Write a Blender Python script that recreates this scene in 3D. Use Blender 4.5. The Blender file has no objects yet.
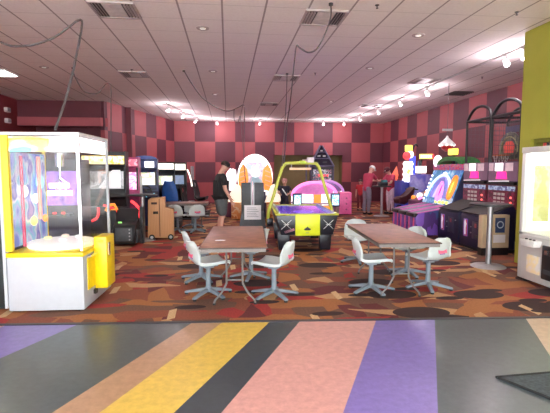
import bpy, bmesh, math, random
from mathutils import Matrix, Vector
random.seed(7)
PI = math.pi
R = math.radians
sc = bpy.context.scene
C = sc.collection
EM = .62          # lit surfaces, balanced against the exposure
F, PITCH, YAW, EYE = 430.0, math.atan(36.5/430), math.atan(47/430), 1.6

def at(x, y, Y):
    """a point of the photograph placed on the plane Y metres in front of the entrance"""
    a, b = (x-275)/F, -(y-206.5)/F
    cp, sp, cw, sw = math.cos(PITCH), math.sin(PITCH), math.cos(YAW), math.sin(YAW)
    fy, z = cp+b*sp, -sp+b*cp
    X, D = a*cw+fy*sw, -a*sw+fy*cw
    return Vector((X*Y/D, Y, EYE+z*Y/D))

# ------------------------------------------------------------------ materials
MATS = {}
def nt(name):
    m = bpy.data.materials.new(name); m.use_nodes = True
    n = m.node_tree.nodes; l = m.node_tree.links
    return m, n, l, n['Principled BSDF']

def mat(name, col, rough=.5, metal=0, emit=0, ecol=None, var=.12, scale=14, bump=0, trans=0, coat=0):
    if name in MATS: return MATS[name]
    m, n, l, b = nt(name)
    tc = n.new('ShaderNodeTexCoord')
    nz = n.new('ShaderNodeTexNoise'); nz.inputs['Scale'].default_value = scale; nz.inputs['Detail'].default_value = 4
    l.new(tc.outputs['Object'], nz.inputs['Vector'])
    rp = n.new('ShaderNodeValToRGB')
    lo = [max(0, c*(1-var)) for c in col]; hi = [min(1, c*(1+var)) for c in col]
    rp.color_ramp.elements[0].color = (*lo, 1); rp.color_ramp.elements[1].color = (*hi, 1)
    rp.color_ramp.elements[0].position = .3; rp.color_ramp.elements[1].position = .7
    l.new(nz.outputs['Fac'], rp.inputs['Fac']); l.new(rp.outputs['Color'], b.inputs['Base Color'])
    b.inputs['Roughness'].default_value = rough; b.inputs['Metallic'].default_value = metal
    if coat: b.inputs['Coat Weight'].default_value = coat
    if trans:
        b.inputs['Transmission Weight'].default_value = trans
    if emit:
        b.inputs['Emission Color'].default_value = (*(ecol or col), 1); b.inputs['Emission Strength'].default_value = emit*EM
    if bump:
        bp = n.new('ShaderNodeBump'); bp.inputs['Strength'].default_value = bump; bp.inputs['Distance'].default_value = .01
        l.new(nz.outputs['Fac'], bp.inputs['Height']); l.new(bp.outputs['Normal'], b.inputs['Normal'])
    MATS[name] = m
    return m

def art(name, cols, scale=6, emit=0, kind='noise', rough=.3, stretch=(1, 1, 1), rot=(0, 0, 0), const=True):
    """printed or back-lit artwork: abstract colour shapes"""
    if name in MATS: return MATS[name]
    m, n, l, b = nt(name)
    tc = n.new('ShaderNodeTexCoord'); mp = n.new('ShaderNodeMapping')
    mp.inputs['Scale'].default_value = stretch; mp.inputs['Rotation'].default_value = rot
    l.new(tc.outputs['Object'], mp.inputs['Vector'])
    if kind == 'voronoi':
        t = n.new('ShaderNodeTexVoronoi'); t.inputs['Scale'].default_value = scale
        s = n.new('ShaderNodeSeparateColor'); l.new(t.outputs['Color'], s.inputs[0]); out = s.outputs[0]
    elif kind == 'wave':
        t = n.new('ShaderNodeTexWave'); t.inputs['Scale'].default_value = scale; t.inputs['Distortion'].default_value = 3; out = t.outputs['Fac']
    else:
        t = n.new('ShaderNodeTexNoise'); t.inputs['Scale'].default_value = scale; t.inputs['Detail'].default_value = 2; out = t.outputs['Fac']
    l.new(mp.outputs['Vector'], t.inputs['Vector'])
    rp = n.new('ShaderNodeValToRGB'); e = rp.color_ramp
    e.interpolation = 'CONSTANT' if const else 'LINEAR'
    k = len(cols)
    lo, hi = (.32, .68) if kind == 'noise' else (0, 1)
    while len(e.elements) < k: e.elements.new(.5)
    for i, c in enumerate(cols):
        e.elements[i].position = lo+(hi-lo)*i/k if i else 0
        e.elements[i].color = (*c, 1)
    l.new(out, rp.inputs['Fac']); l.new(rp.outputs['Color'], b.inputs['Base Color'])
    b.inputs['Roughness'].default_value = rough
    if emit:
        l.new(rp.outputs['Color'], b.inputs['Emission Color']); b.inputs['Emission Strength'].default_value = emit*EM
    MATS[name] = m
    return m

def glass(name='clear_glass', tint=(1, 1, 1), refl=.08):
    if name in MATS: return MATS[name]
    m = bpy.data.materials.new(name); m.use_nodes = True
    n = m.node_tree.nodes; l = m.node_tree.links; n.clear()
    o = n.new('ShaderNodeOutputMaterial'); mx = n.new('ShaderNodeMixShader')
    t = n.new('ShaderNodeBsdfTransparent'); g = n.new('ShaderNodeBsdfGlossy')
    t.inputs['Color'].default_value = (*tint, 1); g.inputs['Roughness'].default_value = .03
    lw = n.new('ShaderNodeLayerWeight'); lw.inputs['Blend'].default_value = .5
    pw = n.new('ShaderNodeMath'); pw.operation = 'POWER'; l.new(lw.outputs['Facing'], pw.inputs[0]); pw.inputs[1].default_value = 4
    fr = n.new('ShaderNodeMath'); fr.operation = 'MULTIPLY_ADD'; l.new(pw.outputs[0], fr.inputs[0]); fr.inputs[1].default_value = .5; fr.inputs[2].default_value = refl/6
    l.new(fr.outputs[0], mx.inputs['Fac']); l.new(t.outputs[0], mx.inputs[1]); l.new(g.outputs[0], mx.inputs[2])
    l.new(mx.outputs[0], o.inputs['Surface'])
    MATS[name] = m
    return m

# ------------------------------------------------------------------ mesh builder
class MB:
    def __init__(s): s.bm = bmesh.new()
    def box(s, c, d, rz=0, rx=0, ry=0, bev=0, M=None):
        m = Matrix.Translation(c) @ Matrix.Rotation(rz, 4, 'Z') @ Matrix.Rotation(ry, 4, 'Y') @ Matrix.Rotation(rx, 4, 'X') @ Matrix.Diagonal((*d, 1))
        if M: m = M @ m
        vs = bmesh.ops.create_cube(s.bm, size=1, matrix=m)['verts']
        if bev:
            es = {e for v in vs for e in v.link_edges}
            bmesh.ops.bevel(s.bm, geom=list(es), offset=bev, segments=2, affect='EDGES', profile=.5)
        return s
    def b2(s, x0, x1, y0, y1, z0, z1, bev=0):
        return s.box(((x0+x1)/2, (y0+y1)/2, (z0+z1)/2), (abs(x1-x0), abs(y1-y0), abs(z1-z0)), bev=bev)
    def cyl(s, p0, p1, r0, r1=None, seg=16, cap=True):
        p0, p1 = Vector(p0), Vector(p1); d = p1-p0
        m = Matrix.Translation((p0+p1)/2) @ d.to_track_quat('Z', 'Y').to_matrix().to_4x4()
        bmesh.ops.create_cone(s.bm, cap_ends=cap, segments=seg, radius1=r0, radius2=r0 if r1 is None else r1, depth=d.length, matrix=m)
        return s
    def sph(s, c, r, seg=16, M=None):
        if not hasattr(r, '__len__'): r = (r, r, r)
        m = Matrix.Translation(c) @ Matrix.Diagonal((*r, 1))
        bmesh.ops.create_uvsphere(s.bm, u_segments=seg, v_segments=max(6, seg//2), radius=1, matrix=(M @ m) if M else m)
        return s
    def tube(s, pts, r, seg=8, smooth=0, closed=False):
        pts = [Vector(p) for p in pts]
        if smooth:
            out = []; n = len(pts)
            for i in range(n if closed else n-1):
                p0 = pts[i-1] if (i or closed) else pts[0]; p1 = pts[i]; p2 = pts[(i+1) % n]
                p3 = pts[(i+2) % n] if (closed or i+2 < n) else p2
                for k in range(smooth):
                    t = k/smooth
                    out.append(.5*((2*p1)+(p2-p0)*t+(2*p0-5*p1+4*p2-p3)*t*t+(3*p1-p0-3*p2+p3)*t**3))
            if not closed: out.append(pts[-1])
            pts = out
        n = len(pts); rings = []; up = None
        for i, p in enumerate(pts):
            a = pts[i-1] if (i or closed) else p; b = pts[(i+1) % n] if (closed or i+1 < n) else p
            t = (b-a).normalized()
            if up is None: up = Vector((0, 0, 1)) if abs(t.z) < .9 else Vector((1, 0, 0))
            u = (up-t*up.dot(t)).normalized(); v = t.cross(u); up = u
            rr = r[i] if hasattr(r, '__len__') else r
            rings.append([s.bm.verts.new(p+(u*math.cos(2*PI*k/seg)+v*math.sin(2*PI*k/seg))*rr) for k in range(seg)])
        for i in range(n if closed else n-1):
            A, B = rings[i], rings[(i+1) % n]
            for k in range(seg): s.bm.faces.new((A[k], A[(k+1) % seg], B[(k+1) % seg], B[k]))
        if not closed:
            s.bm.faces.new(rings[0][::-1]); s.bm.faces.new(rings[-1])
        return s
    def prism(s, poly, depth, M=None, bev=0):
        """poly in local XY pushed out along local Z"""
        M = M or Matrix()
        a = [s.bm.verts.new(M @ Vector((x, y, 0))) for x, y in poly]
        b = [s.bm.verts.new(M @ Vector((x, y, depth))) for x, y in poly]
        n = len(poly); f = [s.bm.faces.new(a[::-1]), s.bm.faces.new(b)]
        for i in range(n): f.append(s.bm.faces.new((a[i], a[(i+1) % n], b[(i+1) % n], b[i])))
        if bev:
            es = {e for q in f for e in q.edges}
            bmesh.ops.bevel(s.bm, geom=list(es), offset=bev, segments=2, affect='EDGES', profile=.5)
        return s
    def lathe(s, prof, c=(0, 0, 0), seg=24, M=None):
        M = M or Matrix(); c = Vector(c); rings = []
        for r, z in prof:
            rings.append([s.bm.verts.new(M @ (c+Vector((r*math.cos(2*PI*k/seg), r*math.sin(2*PI*k/seg), z)))) for k in range(seg)])
        for A, B in zip(rings, rings[1:]):
            for k in range(seg): s.bm.faces.new((A[k], A[(k+1) % seg], B[(k+1) % seg], B[k]))
        s.bm.faces.new(rings[0][::-1]); s.bm.faces.new(rings[-1])
        return s
    def grid(s, rows, thick=0):
        vs = [[s.bm.verts.new(p) for p in row] for row in rows]
        fs = [s.bm.faces.new((a[i], a[i+1], b[i+1], b[i])) for a, b in zip(vs, vs[1:]) for i in range(len(a)-1)]
        if thick:
            bmesh.ops.recalc_face_normals(s.bm, faces=fs)
            bmesh.ops.solidify(s.bm, geom=fs, thickness=thick)
        return s
    def build(s, name, m, parent=None, loc=None, ang=35):
        bmesh.ops.recalc_face_normals(s.bm, faces=s.bm.faces[:])
        me = bpy.data.meshes.new(name); s.bm.to_mesh(me); s.bm.free()
        me.materials.append(m)
        for p in me.polygons: p.use_smooth = True
        me.set_sharp_from_angle(angle=R(ang))
        o = bpy.data.objects.new(name, me); C.objects.link(o)
        if parent: o.parent = parent
        if loc: o.location = loc
        return o

def XZ(y0=0, x=0, z=0):
    """local (x, y) -> world (x, z), pushed along -Y"""
    return Matrix.Translation((x, y0, z)) @ Matrix.Rotation(PI/2, 4, 'X')
def YZ(x0=0):
    """local (x, y) -> world (y, z), pushed along +X"""
    return Matrix(((0, 0, 1, x0), (1, 0, 0, 0), (0, 1, 0, 0), (0, 0, 0, 1)))

def tag(o, label, cat, group=None):
    o['label'] = label; o['category'] = cat
    if group: o['group'] = group
    return o
def thing(name, label, cat, loc=(0, 0, 0), rz=0, group=None):
    o = bpy.data.objects.new(name, None); C.objects.link(o)
    o.empty_display_size = .1
    o.location = loc; o.rotation_euler = (0, 0, rz)
    return tag(o, label, cat, group)
def struct(o):
    o['kind'] = 'structure'; return o
def kids(o): return [c for c in list(o.children)]
def copy_tree(o, parent=None):
    c = o.copy(); C.objects.link(c)
    if parent: c.parent = parent
    for k in kids(o): copy_tree(k, c)
    return c
def dup(root, loc, rz, label, group=None):
    c = copy_tree(root); c.location = loc; c.rotation_euler = (0, 0, rz); c['label'] = label
    if group: c['group'] = group
    return c
def arc(cx, cz, r, a0, a1, n=16, ry=None):
    return [(cx+r*math.cos(a0+(a1-a0)*i/n), cz+(ry or r)*math.sin(a0+(a1-a0)*i/n)) for i in range(n+1)]

# ------------------------------------------------------------------ palette
WHITE = mat('white_laminate', (.46, .48, .51), .35, var=.03)
YELLOW = mat('yellow_enamel', (.9, .66, .01), .35, var=.05)
BLACK = mat('black_laminate', (.012, .012, .014), .4)
CHAR = mat('charcoal_laminate', (.055, .062, .07), .5)
DKBLUE = mat('navy_laminate', (.011, .011, .045), .45)
STEEL = mat('brushed_steel', (.38, .38, .39), .45, .8, var=.06)
CHROME = mat('chrome', (.8, .8, .82), .12, 1, var=.02)
GREYM = mat('grey_metal', (.30, .33, .36), .5, .2)
SHELL = mat('pale_grey_plastic', (.52, .575, .575), .4, var=.03)
PAD = mat('grey_vinyl', (.20, .235, .24), .6)
LEGM = mat('dull_leg_metal', (.15, .135, .13), .5, .3)
BASEG = mat('blue_grey_plastic', (.17, .21, .25), .5)
WOODTOP = mat('walnut_laminate', (.27, .11, .06), .38, var=.3, scale=9)
PINKLBL = mat('pink_print', (.75, .12, .22), .5)
PLY = art('plywood', [(.50, .24, .10), (.62, .33, .15), (.66, .38, .19), (.48, .22, .09)], 3, kind='wave', rough=.6, stretch=(3, 3, .6), const=False)
LITW = mat('lit_white', (1, .98, .98), .4, emit=1.9, var=.02)
LITW2 = mat('lit_warm_white', (1, .93, .82), .4, emit=2.0, var=.05)
LITP = mat('lit_pink', (1, .25, .62), .4, emit=1.5, var=.1)
LITHOT = mat('lit_magenta', (1, .03, .30), .4, emit=1.6, var=.1)
LITY = mat('lit_yellow', (1, .78, .12), .4, emit=1.9, var=.1)
LITR = mat('lit_red', (1, .05, .06), .4, emit=2.0, var=.1)
LITO = mat('lit_orange', (1, .30, .04), .4, emit=1.0, var=.2)
LITC = mat('lit_cyan', (.25, .75, 1), .4, emit=1.5, var=.1)
LITB = mat('lit_blue', (.08, .12, 1), .4, emit=1.1, var=.15)
CLEAR = glass()
PAPER = mat('paper', (.85, .84, .86), .8, var=.02)
INK = mat('grey_ink', (.25, .25, .28), .8)
RUBBER = mat('black_rubber', (.015, .015, .015), .7)
REDP = mat('red_plastic', (.55, .02, .03), .35)
CABLE = mat('grey_cable', (.10, .085, .09), .6)

# ------------------------------------------------------------------ setting
def carpet_y(x): return 4.45-.07*x

def floor_mat():
    m, n, l, b = nt('striped_linoleum')
    tc = n.new('ShaderNodeTexCoord'); sp = n.new('ShaderNodeSeparateXYZ'); l.new(tc.outputs['Object'], sp.inputs[0])
    def mth(op, a, bb=None):
        q = n.new('ShaderNodeMath'); q.operation = op
        for i, v in enumerate((a, bb)):
            if v is None: continue
            if hasattr(v, 'links'): l.new(v, q.inputs[i])
            else: q.inputs[i].default_value = v
        return q.outputs[0]
    u = mth('SUBTRACT', sp.outputs['X'], mth('MULTIPLY', mth('SUBTRACT', sp.outputs['Y'], 4.4), .487))
    v = mth('DIVIDE', mth('ADD', u, 6.0), 12.0)
    slate, pur, tan, yel, dk, pink = (.078, .096, .10), (.20, .15, .42), (.42, .25, .15), (.66, .45, .085), (.045, .055, .065), (.60, .31, .275)
    tan2 = (.58, .42, .30)
    st = [(-6, pink), (-5.1, tan), (-4.6, yel), (-3.9, dk), (-3.4, pink), (-2.42, pur), (-1.66, slate), (-.43, tan), (-.13, yel), (.42, dk), (.74, pink), (1.58, pur), (2.21, slate), (3.26, tan2), (3.62, yel), (4.15, dk), (4.5, pink)]
    rp = n.new('ShaderNodeValToRGB'); e = rp.color_ramp; e.interpolation = 'CONSTANT'
    while len(e.elements) < len(st): e.elements.new(.99)
    for i, (p, c) in enumerate(st):
        e.elements[i].position = (p+6)/12; e.elements[i].color = (*c, 1)
    l.new(v, rp.inputs['Fac'])
    nz = n.new('ShaderNodeTexNoise'); nz.inputs['Scale'].default_value = 16; nz.inputs['Detail'].default_value = 8; nz.inputs['Roughness'].default_value = .7
    l.new(tc.outputs['Object'], nz.inputs['Vector'])
    r2 = n.new('ShaderNodeMapRange'); r2.inputs['From Min'].default_value = .3; r2.inputs['From Max'].default_value = .7
    r2.inputs['To Min'].default_value = .82; r2.inputs['To Max'].default_value = 1.15
    l.new(nz.outputs['Fac'], r2.inputs['Value'])
    mx = n.new('ShaderNodeVectorMath'); mx.operation = 'SCALE'
    l.new(rp.outputs['Color'], mx.inputs[0]); l.new(r2.outputs[0], mx.inputs['Scale'])
    l.new(mx.outputs[0], b.inputs['Base Color'])
    b.inputs['Roughness'].default_value = .30
    return m

def carpet_mat():
    m, n, l, b = nt('patterned_carpet')
    tc = n.new('ShaderNodeTexCoord')
    nz = n.new('ShaderNodeTexNoise'); nz.inputs['Scale'].default_value = 1.1; l.new(tc.outputs['Object'], nz.inputs['Vector'])
    ds = n.new('ShaderNodeVectorMath'); ds.operation = 'SCALE'; ds.inputs['Scale'].default_value = .35; l.new(nz.outputs['Color'], ds.inputs[0])
    ad = n.new('ShaderNodeVectorMath'); l.new(tc.outputs['Object'], ad.inputs[0]); l.new(ds.outputs[0], ad.inputs[1])
    def vor(src, scale, stretch, rot, off, rnd=1):
        mp = n.new('ShaderNodeMapping'); mp.inputs['Scale'].default_value = stretch; mp.inputs['Rotation'].default_value = (0, 0, rot)
        mp.inputs['Location'].default_value = off
        l.new(src, mp.inputs['Vector'])
        v = n.new('ShaderNodeTexVoronoi'); v.inputs['Scale'].default_value = scale; v.voronoi_dimensions = '2D'; v.inputs['Randomness'].default_value = rnd
        l.new(mp.outputs[0], v.inputs['Vector'])
        s = n.new('ShaderNodeSeparateColor'); l.new(v.outputs['Color'], s.inputs[0])
        return v, s
    def ramp(src, cols):
        rp = n.new('ShaderNodeValToRGB'); e = rp.color_ramp; e.interpolation = 'CONSTANT'
        while len(e.elements) < len(cols): e.elements.new(.5)
        for i, c in enumerate(cols): e.elements[i].position = i/len(cols); e.elements[i].color = (*c, 1)
        l.new(src, rp.inputs['Fac']); return rp.outputs['Color']
    red, br, tan, org, dk, mar, rust = (.255, .030, .028), (.125, .062, .042), (.36, .20, .10), (.27, .105, .040), (.035, .018, .018), (.105, .024, .026), (.19, .058, .034)
    v1, s1 = vor(ad.outputs[0], 2.5, (1, 1.25, 1), .4, (0, 0, 0))
    c1 = ramp(s1.outputs[0], [rust, br, red, org, mar, br, rust, org, red, br, rust, tan])
    v2, s2 = vor(ad.outputs[0], 2.6, (1.7, .55, 1), -.7, (3, 1, 0))
    c2 = ramp(s2.outputs[0], [br, rust, org, red, mar, rust, br, tan])
    v5, s5 = vor(ad.outputs[0], 2.8, (.6, 1.8, 1), -.25, (9, 4, 0))
    c5 = ramp(s5.outputs[0], [rust, org, br, tan, red, br, org, mar])
    def mix(fac, a, bb):
        q = n.new('ShaderNodeMix'); q.data_type = 'RGBA'; l.new(fac, q.inputs[0])
        for i, x in ((6, a), (7, bb)):
            if isinstance(x, tuple): q.inputs[i].default_value = (*x, 1)
            else: l.new(x, q.inputs[i])
        return q.outputs[2]
    def gt(src, t, op='GREATER_THAN'):
        q = n.new('ShaderNodeMath'); q.operation = op; l.new(src, q.inputs[0]); q.inputs[1].default_value = t; return q.outputs[0]
    def mul(a, bb):
        q = n.new('ShaderNodeMath'); q.operation = 'MULTIPLY'; l.new(a, q.inputs[0]); l.new(bb, q.inputs[1]); return q.outputs[0]
    c = mix(gt(s2.outputs[1], .6), c1, c2)
    c = mix(gt(s5.outputs[1], .66), c, c5)
    # dark ovals, and dark lozenges with a tan sliver beside them
    v3, s3 = vor(tc.outputs['Object'], .95, (1, 1.7, 1), .08, (7.3, 2.2, 0), .8)
    c = mix(mul(gt(v3.outputs['Distance'], .31, 'LESS_THAN'), gt(s3.outputs[1], .62)), c, dk)
    v4, s4 = vor(tc.outputs['Object'], 1.5, (3.0, .75, 1), -.95, (1, 5, 0), 1)
    v4.distance = 'MANHATTAN'
    c = mix(mul(gt(v4.outputs['Distance'], .26, 'LESS_THAN'), gt(s4.outputs[1], .76)), c, (.46, .31, .17))
    v6, s6 = vor(tc.outputs['Object'], 1.5, (.8, 2.0, 1), .5, (4, 8, 0), .9)
    c = mix(mul(gt(v6.outputs['Distance'], .22, 'LESS_THAN'), gt(s6.outputs[1], .72)), c, dk)
    n2 = n.new('ShaderNodeTexNoise'); n2.inputs['Scale'].default_value = 45; n2.inputs['Detail'].default_value = 4; l.new(tc.outputs['Object'], n2.inputs['Vector'])
    mr = n.new('ShaderNodeMapRange'); mr.inputs['To Min'].default_value = .7; mr.inputs['To Max'].default_value = 1.8; l.new(n2.outputs['Fac'], mr.inputs['Value'])
    sc_ = n.new('ShaderNodeVectorMath'); sc_.operation = 'SCALE'; l.new(c, sc_.inputs[0]); l.new(mr.outputs[0], sc_.inputs['Scale'])
    l.new(sc_.outputs[0], b.inputs['Base Color'])
    b.inputs['Roughness'].default_value = .85; b.inputs['Specular IOR Level'].default_value = .25
    return m

def ceiling_mat():
    m, n, l, b = nt('ceiling_tile')
    tc = n.new('ShaderNodeTexCoord'); sp = n.new('ShaderNodeSeparateXYZ'); l.new(tc.outputs['Object'], sp.inputs[0])
    def line(src, off, period, w):
        a = n.new('ShaderNodeMath'); a.operation = 'ADD'; l.new(src, a.inputs[0]); a.inputs[1].default_value = 100*period-off+w/2
        q = n.new('ShaderNodeMath'); q.operation = 'MODULO'; l.new(a.outputs[0], q.inputs[0]); q.inputs[1].default_value = period
        r = n.new('ShaderNodeMath'); r.operation = 'LESS_THAN'; l.new(q.outputs[0], r.inputs[0]); r.inputs[1].default_value = w
        return r.outputs[0]
    lx = line(sp.outputs['X'], -.06, .61, .028); ly = line(sp.outputs['Y'], 6.22, .61, .02)
    nz = n.new('ShaderNodeTexNoise'); nz.inputs['Scale'].default_value = 30; l.new(tc.outputs['Object'], nz.inputs['Vector'])
    rp = n.new('ShaderNodeValToRGB'); rp.color_ramp.elements[0].color = (.74, .67, .67, 1); rp.color_ramp.elements[1].color = (.86, .81, .80, 1)
    l.new(nz.outputs['Fac'], rp.inputs['Fac'])
    def mix(f, a, col, k):
        s = n.new('ShaderNodeMath'); s.operation = 'MULTIPLY'; l.new(f, s.inputs[0]); s.inputs[1].default_value = k
        q = n.new('ShaderNodeMix'); q.data_type = 'RGBA'; l.new(s.outputs[0], q.inputs[0]); l.new(a, q.inputs[6]); q.inputs[7].default_value = (*col, 1); return q.outputs[2]
    c = mix(ly, rp.outputs['Color'], (.5, .45, .45), .5)
    c = mix(lx, c, (.27, .22, .23), .85)
    l.new(c, b.inputs['Base Color']); b.inputs['Roughness'].default_value = .9
    return m

def checker_mat():
    """local x runs along the wall, local z up; cells .945 m, counted from the ceiling"""
    m, n, l, b = nt('checkered_wall')
    tc = n.new('ShaderNodeTexCoord'); mp = n.new('ShaderNodeMapping')
    mp.inputs['Scale'].default_value = (1/.943, 0, 1/.955); mp.inputs['Location'].default_value = (100, .5, 100-3.88/.955)
    l.new(tc.outputs['Object'], mp.inputs['Vector'])
    ck = n.new('ShaderNodeTexChecker'); ck.inputs['Scale'].default_value = 1
    ck.inputs['Color1'].default_value = (.34, .070, .082, 1); ck.inputs['Color2'].default_value = (.105, .022, .038, 1)
    l.new(mp.outputs[0], ck.inputs['Vector'])
    nz = n.new('ShaderNodeTexNoise'); nz.inputs['Scale'].default_value = 2.5; l.new(tc.outputs['Object'], nz.inputs['Vector'])
    mr = n.new('ShaderNodeMapRange'); mr.inputs['To Min'].default_value = .88; mr.inputs['To Max'].default_value = 1.12; l.new(nz.outputs['Fac'], mr.inputs['Value'])
    s = n.new('ShaderNodeVectorMath'); s.operation = 'SCALE'; l.new(ck.outputs['Color'], s.inputs[0]); l.new(mr.outputs[0], s.inputs['Scale'])
    l.new(s.outputs[0], b.inputs['Base Color']); b.inputs['Roughness'].default_value = .6
    return m

H = 3.88
CHECK = checker_mat()
REDWALL = mat('dark_red_paint', (.20, .022, .03), .6, var=.06, scale=3)
REDWALL2 = mat('rose_paint', (.36, .075, .095), .6, var=.05, scale=3)
MAROON = mat('maroon_paint', (.12, .018, .032), .6, var=.08, scale=3)
OLIVE = mat('olive_paint', (.22, .175, .075), .7, var=.08, scale=3)
CHART = mat('chartreuse_paint', (.40, .40, .05), .6, var=.04, scale=3)

bm = MB(); y0, y1 = carpet_y(-7.5), carpet_y(8.2)
bm.prism([(-7.5, -2.5), (8.2, -2.5), (8.2, y1), (-7.5, y0)], .1, Matrix.Translation((0, 0, -.1)))
struct(bm.build('floor', floor_mat()))
bm = MB().prism([(-7.5, y0), (8.2, y1), (8.2, 22.6), (-7.5, 22.6)], .1, Matrix.Translation((0, 0, -.1)))
struct(bm.build('floor.001', carpet_mat()))
bm = MB().prism([(-7.5, y0-.02), (8.2, y1-.02), (8.2, y1+.03), (-7.5, y0+.03)], .008, Matrix.Translation((0, 0, 0)))
struct(bm.build('trim_1', mat('dark_edge_strip', (.03, .025, .03), .5)))
struct(MB().b2(-7.5, 8.2, -2.5, 22.6, H, H+.1).build('ceiling', ceiling_mat()))

# back wall: cells start at x = 0 of the wall's own axis (world X = -2.47)
bx = -2.47
w = MB(); 
w.b2(-.4, 2.21-bx, 0, .15, 0, H).b2(5.58-bx, 10.6, 0, .15, 0, H).b2(2.21-bx, 5.58-bx, 0, .15, 2.32, H)
struct(w.build('wall_back', CHECK, loc=(bx, 20.65, 0)))
w = MB().b2(2.21, 5.58, 21.3, 21.45, 0, 2.6).b2(2.1, 2.21, 20.8, 21.45, 0, 2.6).b2(5.58, 5.7, 20.8, 21.45, 0, 2.6).b2(2.1, 5.7, 20.8, 21.45, 2.5, 2.6)
struct(w.build('wall_recess', OLIVE))
# right wall: own x axis runs from the back corner towards the entrance
w = MB().b2(0, 23.2, -.15, 0, 0, H).build('wall_right', CHECK, loc=(7.62, 20.65, 0))
w.rotation_euler = (0, 0, -PI/2); struct(w)
w.data.transform(Matrix.Translation((0, .15, 0)))
# diagonal left wall
p, q = Vector((-2.47, 20.65)), Vector((-4.06, 15.05)); d = q-p
w = MB().b2(-.943*6.2, 0, 0, .15, 0, H).build('wall_diagonal', CHECK, loc=(p.x, p.y, 0))
w.rotation_euler = (0, 0, math.atan2(-d.y, -d.x)); struct(w)
struct(MB().b2(-6.95, -6.8, -2, 17, 0, H).build('wall_left', REDWALL))
struct(MB().b2(-6.8, -4.2, 15.05, 15.2, 3.05, H).prism([(-4.2, 15.05), (-4.02, 15.15), (-4.02, 15.3), (-4.2, 15.2)], H-3.05, Matrix.Translation((0, 0, 3.05))).build('wall_soffit', MAROON))
struct(MB().b2(-6.8, -4.19, 15.0, 15.07, 3.05, 3.33).prism([(-4.19, 15.0), (-3.98, 15.12), (-4.02, 15.2), (-4.19, 15.07)], .28, Matrix.Translation((0, 0, 3.05))).build('trim_2', REDWALL2))
struct(MB().b2(-6.8, -3.5, 16.4, 16.5, 0, H).build('wall_alcove', MAROON))
# yellow-green partition on the right with a doorway
w = MB().b2(4.94, 5.12, 6.62, 6.88, 0, H).b2(4.94, 5.12, -2, 5.6, 0, H).b2(4.94, 5.12, 5.6, 6.62, 2.1, H)
struct(w.build('wall_partition', CHART))
struct(MB().b2(5.0, 5.12, 6.56, 6.62, 0, 2.1).b2(5.0, 5.12, 5.6, 5.66, 0, 2.1).b2(5.0, 5.12, 5.66, 6.56, 2.04, 2.1).build('trim_3', mat('chartreuse_jamb_shade', (.25, .26, .04), .6)))  # door jambs, wall colour darkened so their shade is painted in
# storefront the photographer stands in
fr = mat('storefront_frame', (.25, .25, .26), .4, .6)
w = MB().b2(-7, 8, -2.15, -2, 3.6, H).b2(-7, -6.4, -2.15, -2, 0, 3.6).b2(4.94, 8, -2.15, -2, 0, 3.6)
struct(w.build('wall_front', CHART))
for i in range(4):
    x0 = -6.4+i*2.835; x1 = x0+2.835
    f = MB().b2(x0, x0+.05, -2.1, -2.03, 0, 3.6).b2(x1-.05, x1, -2.1, -2.03, 0, 3.6).b2(x0, x1, -2.1, -2.03, 0, .06).b2(x0, x1, -2.1, -2.03, 3.54, 3.6).b2(x0, x1, -2.1, -2.03, 2.4, 2.45)
    o = struct(f.build('window_%d' % (i+1), fr))
    struct(MB().b2(x0+.05, x1-.05, -2.07, -2.06, .06, 3.54).build('pane', CLEAR, o))
struct(MB().b2(-30, 30, -40, -2.5, -.12, -.02).build('ground_outside', mat('concrete', (.55, .55, .53), .9)))

# mat at the lower right of the entrance
pts = [(2.04, 2.99), (2.75, 2.99), (2.9, .9), (2.02, .9), (2.02, 2.4)]
o = MB().prism([(2.04, 2.98), (3.6, 3.06), (3.6, 1.2), (2.35, 1.2), (2.3, 2.5)], .014).build('entrance_mat', mat('slate_blue_mat', (.045, .062, .072), .75, var=.4, scale=40))
tag(o, 'dark slate entrance mat lying on the striped floor at the lower right', 'mat')
MB().tube([(2.35, 1.2, .012), (2.3, 2.5, .012), (2.04, 2.98, .012), (3.6, 3.06, .012)], .012, 6).build('edge', RUBBER, o)

# ------------------------------------------------------------------ ceiling fittings
VENTF = mat('vent_metal', (.42, .36, .36), .5, .2)
VENTD = mat('vent_dark', (.05, .04, .045), .6)
VENTW = mat('vent_panel', (.62, .58, .58), .7)
def make_vent():
    t = thing('ceiling_vent', 'large square ceiling vent above the left table, nearest on the left', 'vent', (0, 0, H), 0, 'square ceiling vents')
    MB().b2(-.3, .3, -.3, .3, -.012, -.004).build('backing', VENTD, t)
    MB().b2(-.31, .31, -.31, -.28, -.03, 0).b2(-.31, .31, .28, .31, -.03, 0).b2(-.31, -.28, -.28, .28, -.03, 0).b2(.28, .31, -.28, .28, -.03, 0).build('frame', VENTF, t)
    for s in (-1, 1):
        for k in range(3): MB().box((s*(.17+.042*k), 0, -.022), (.008, .5, .03), ry=s*.6).build('louver', VENTF, t)
    MB().b2(-.13, .13, -.25, .25, -.026, -.012).build('centre_panel', VENTW, t)
    return t
v0 = make_vent(); v0.location = (-1.57, 6.54, H)
VP = [((1.44, 6.53), 'large square ceiling vent over the right table with the looping cable in front of it'),
      ((-2.18, 10.77), 'square ceiling vent above the left racing games in the yellowish light'),
      ((1.45, 10.77), 'square ceiling vent above the air hockey table where two cables drop'),
      ((5.01, 10.75), 'square ceiling vent beside the right-hand track lights'),
      ((5.0, 14.95), 'small distant ceiling vent near the far right track lights'),
      ((1.44, 15.05), 'small distant ceiling vent above the lit carnival wheel')]
for (x, y), lb in VP: dup(v0, (x, y, H), 0, lb)
t = thing('return_grille', 'dark slotted ceiling grille close to the right checkered wall', 'vent', (6.85, 12.35, H))
MB().b2(-.3, .3, -.3, .3, -.01, 0).build('backing', VENTD, t)
for k in range(7): MB().box((0, -.27+.09*k, -.02), (.6, .015, .02), rx=.5).build('slat', mat('dark_metal', (.10, .09, .09), .5, .4), t)

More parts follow.
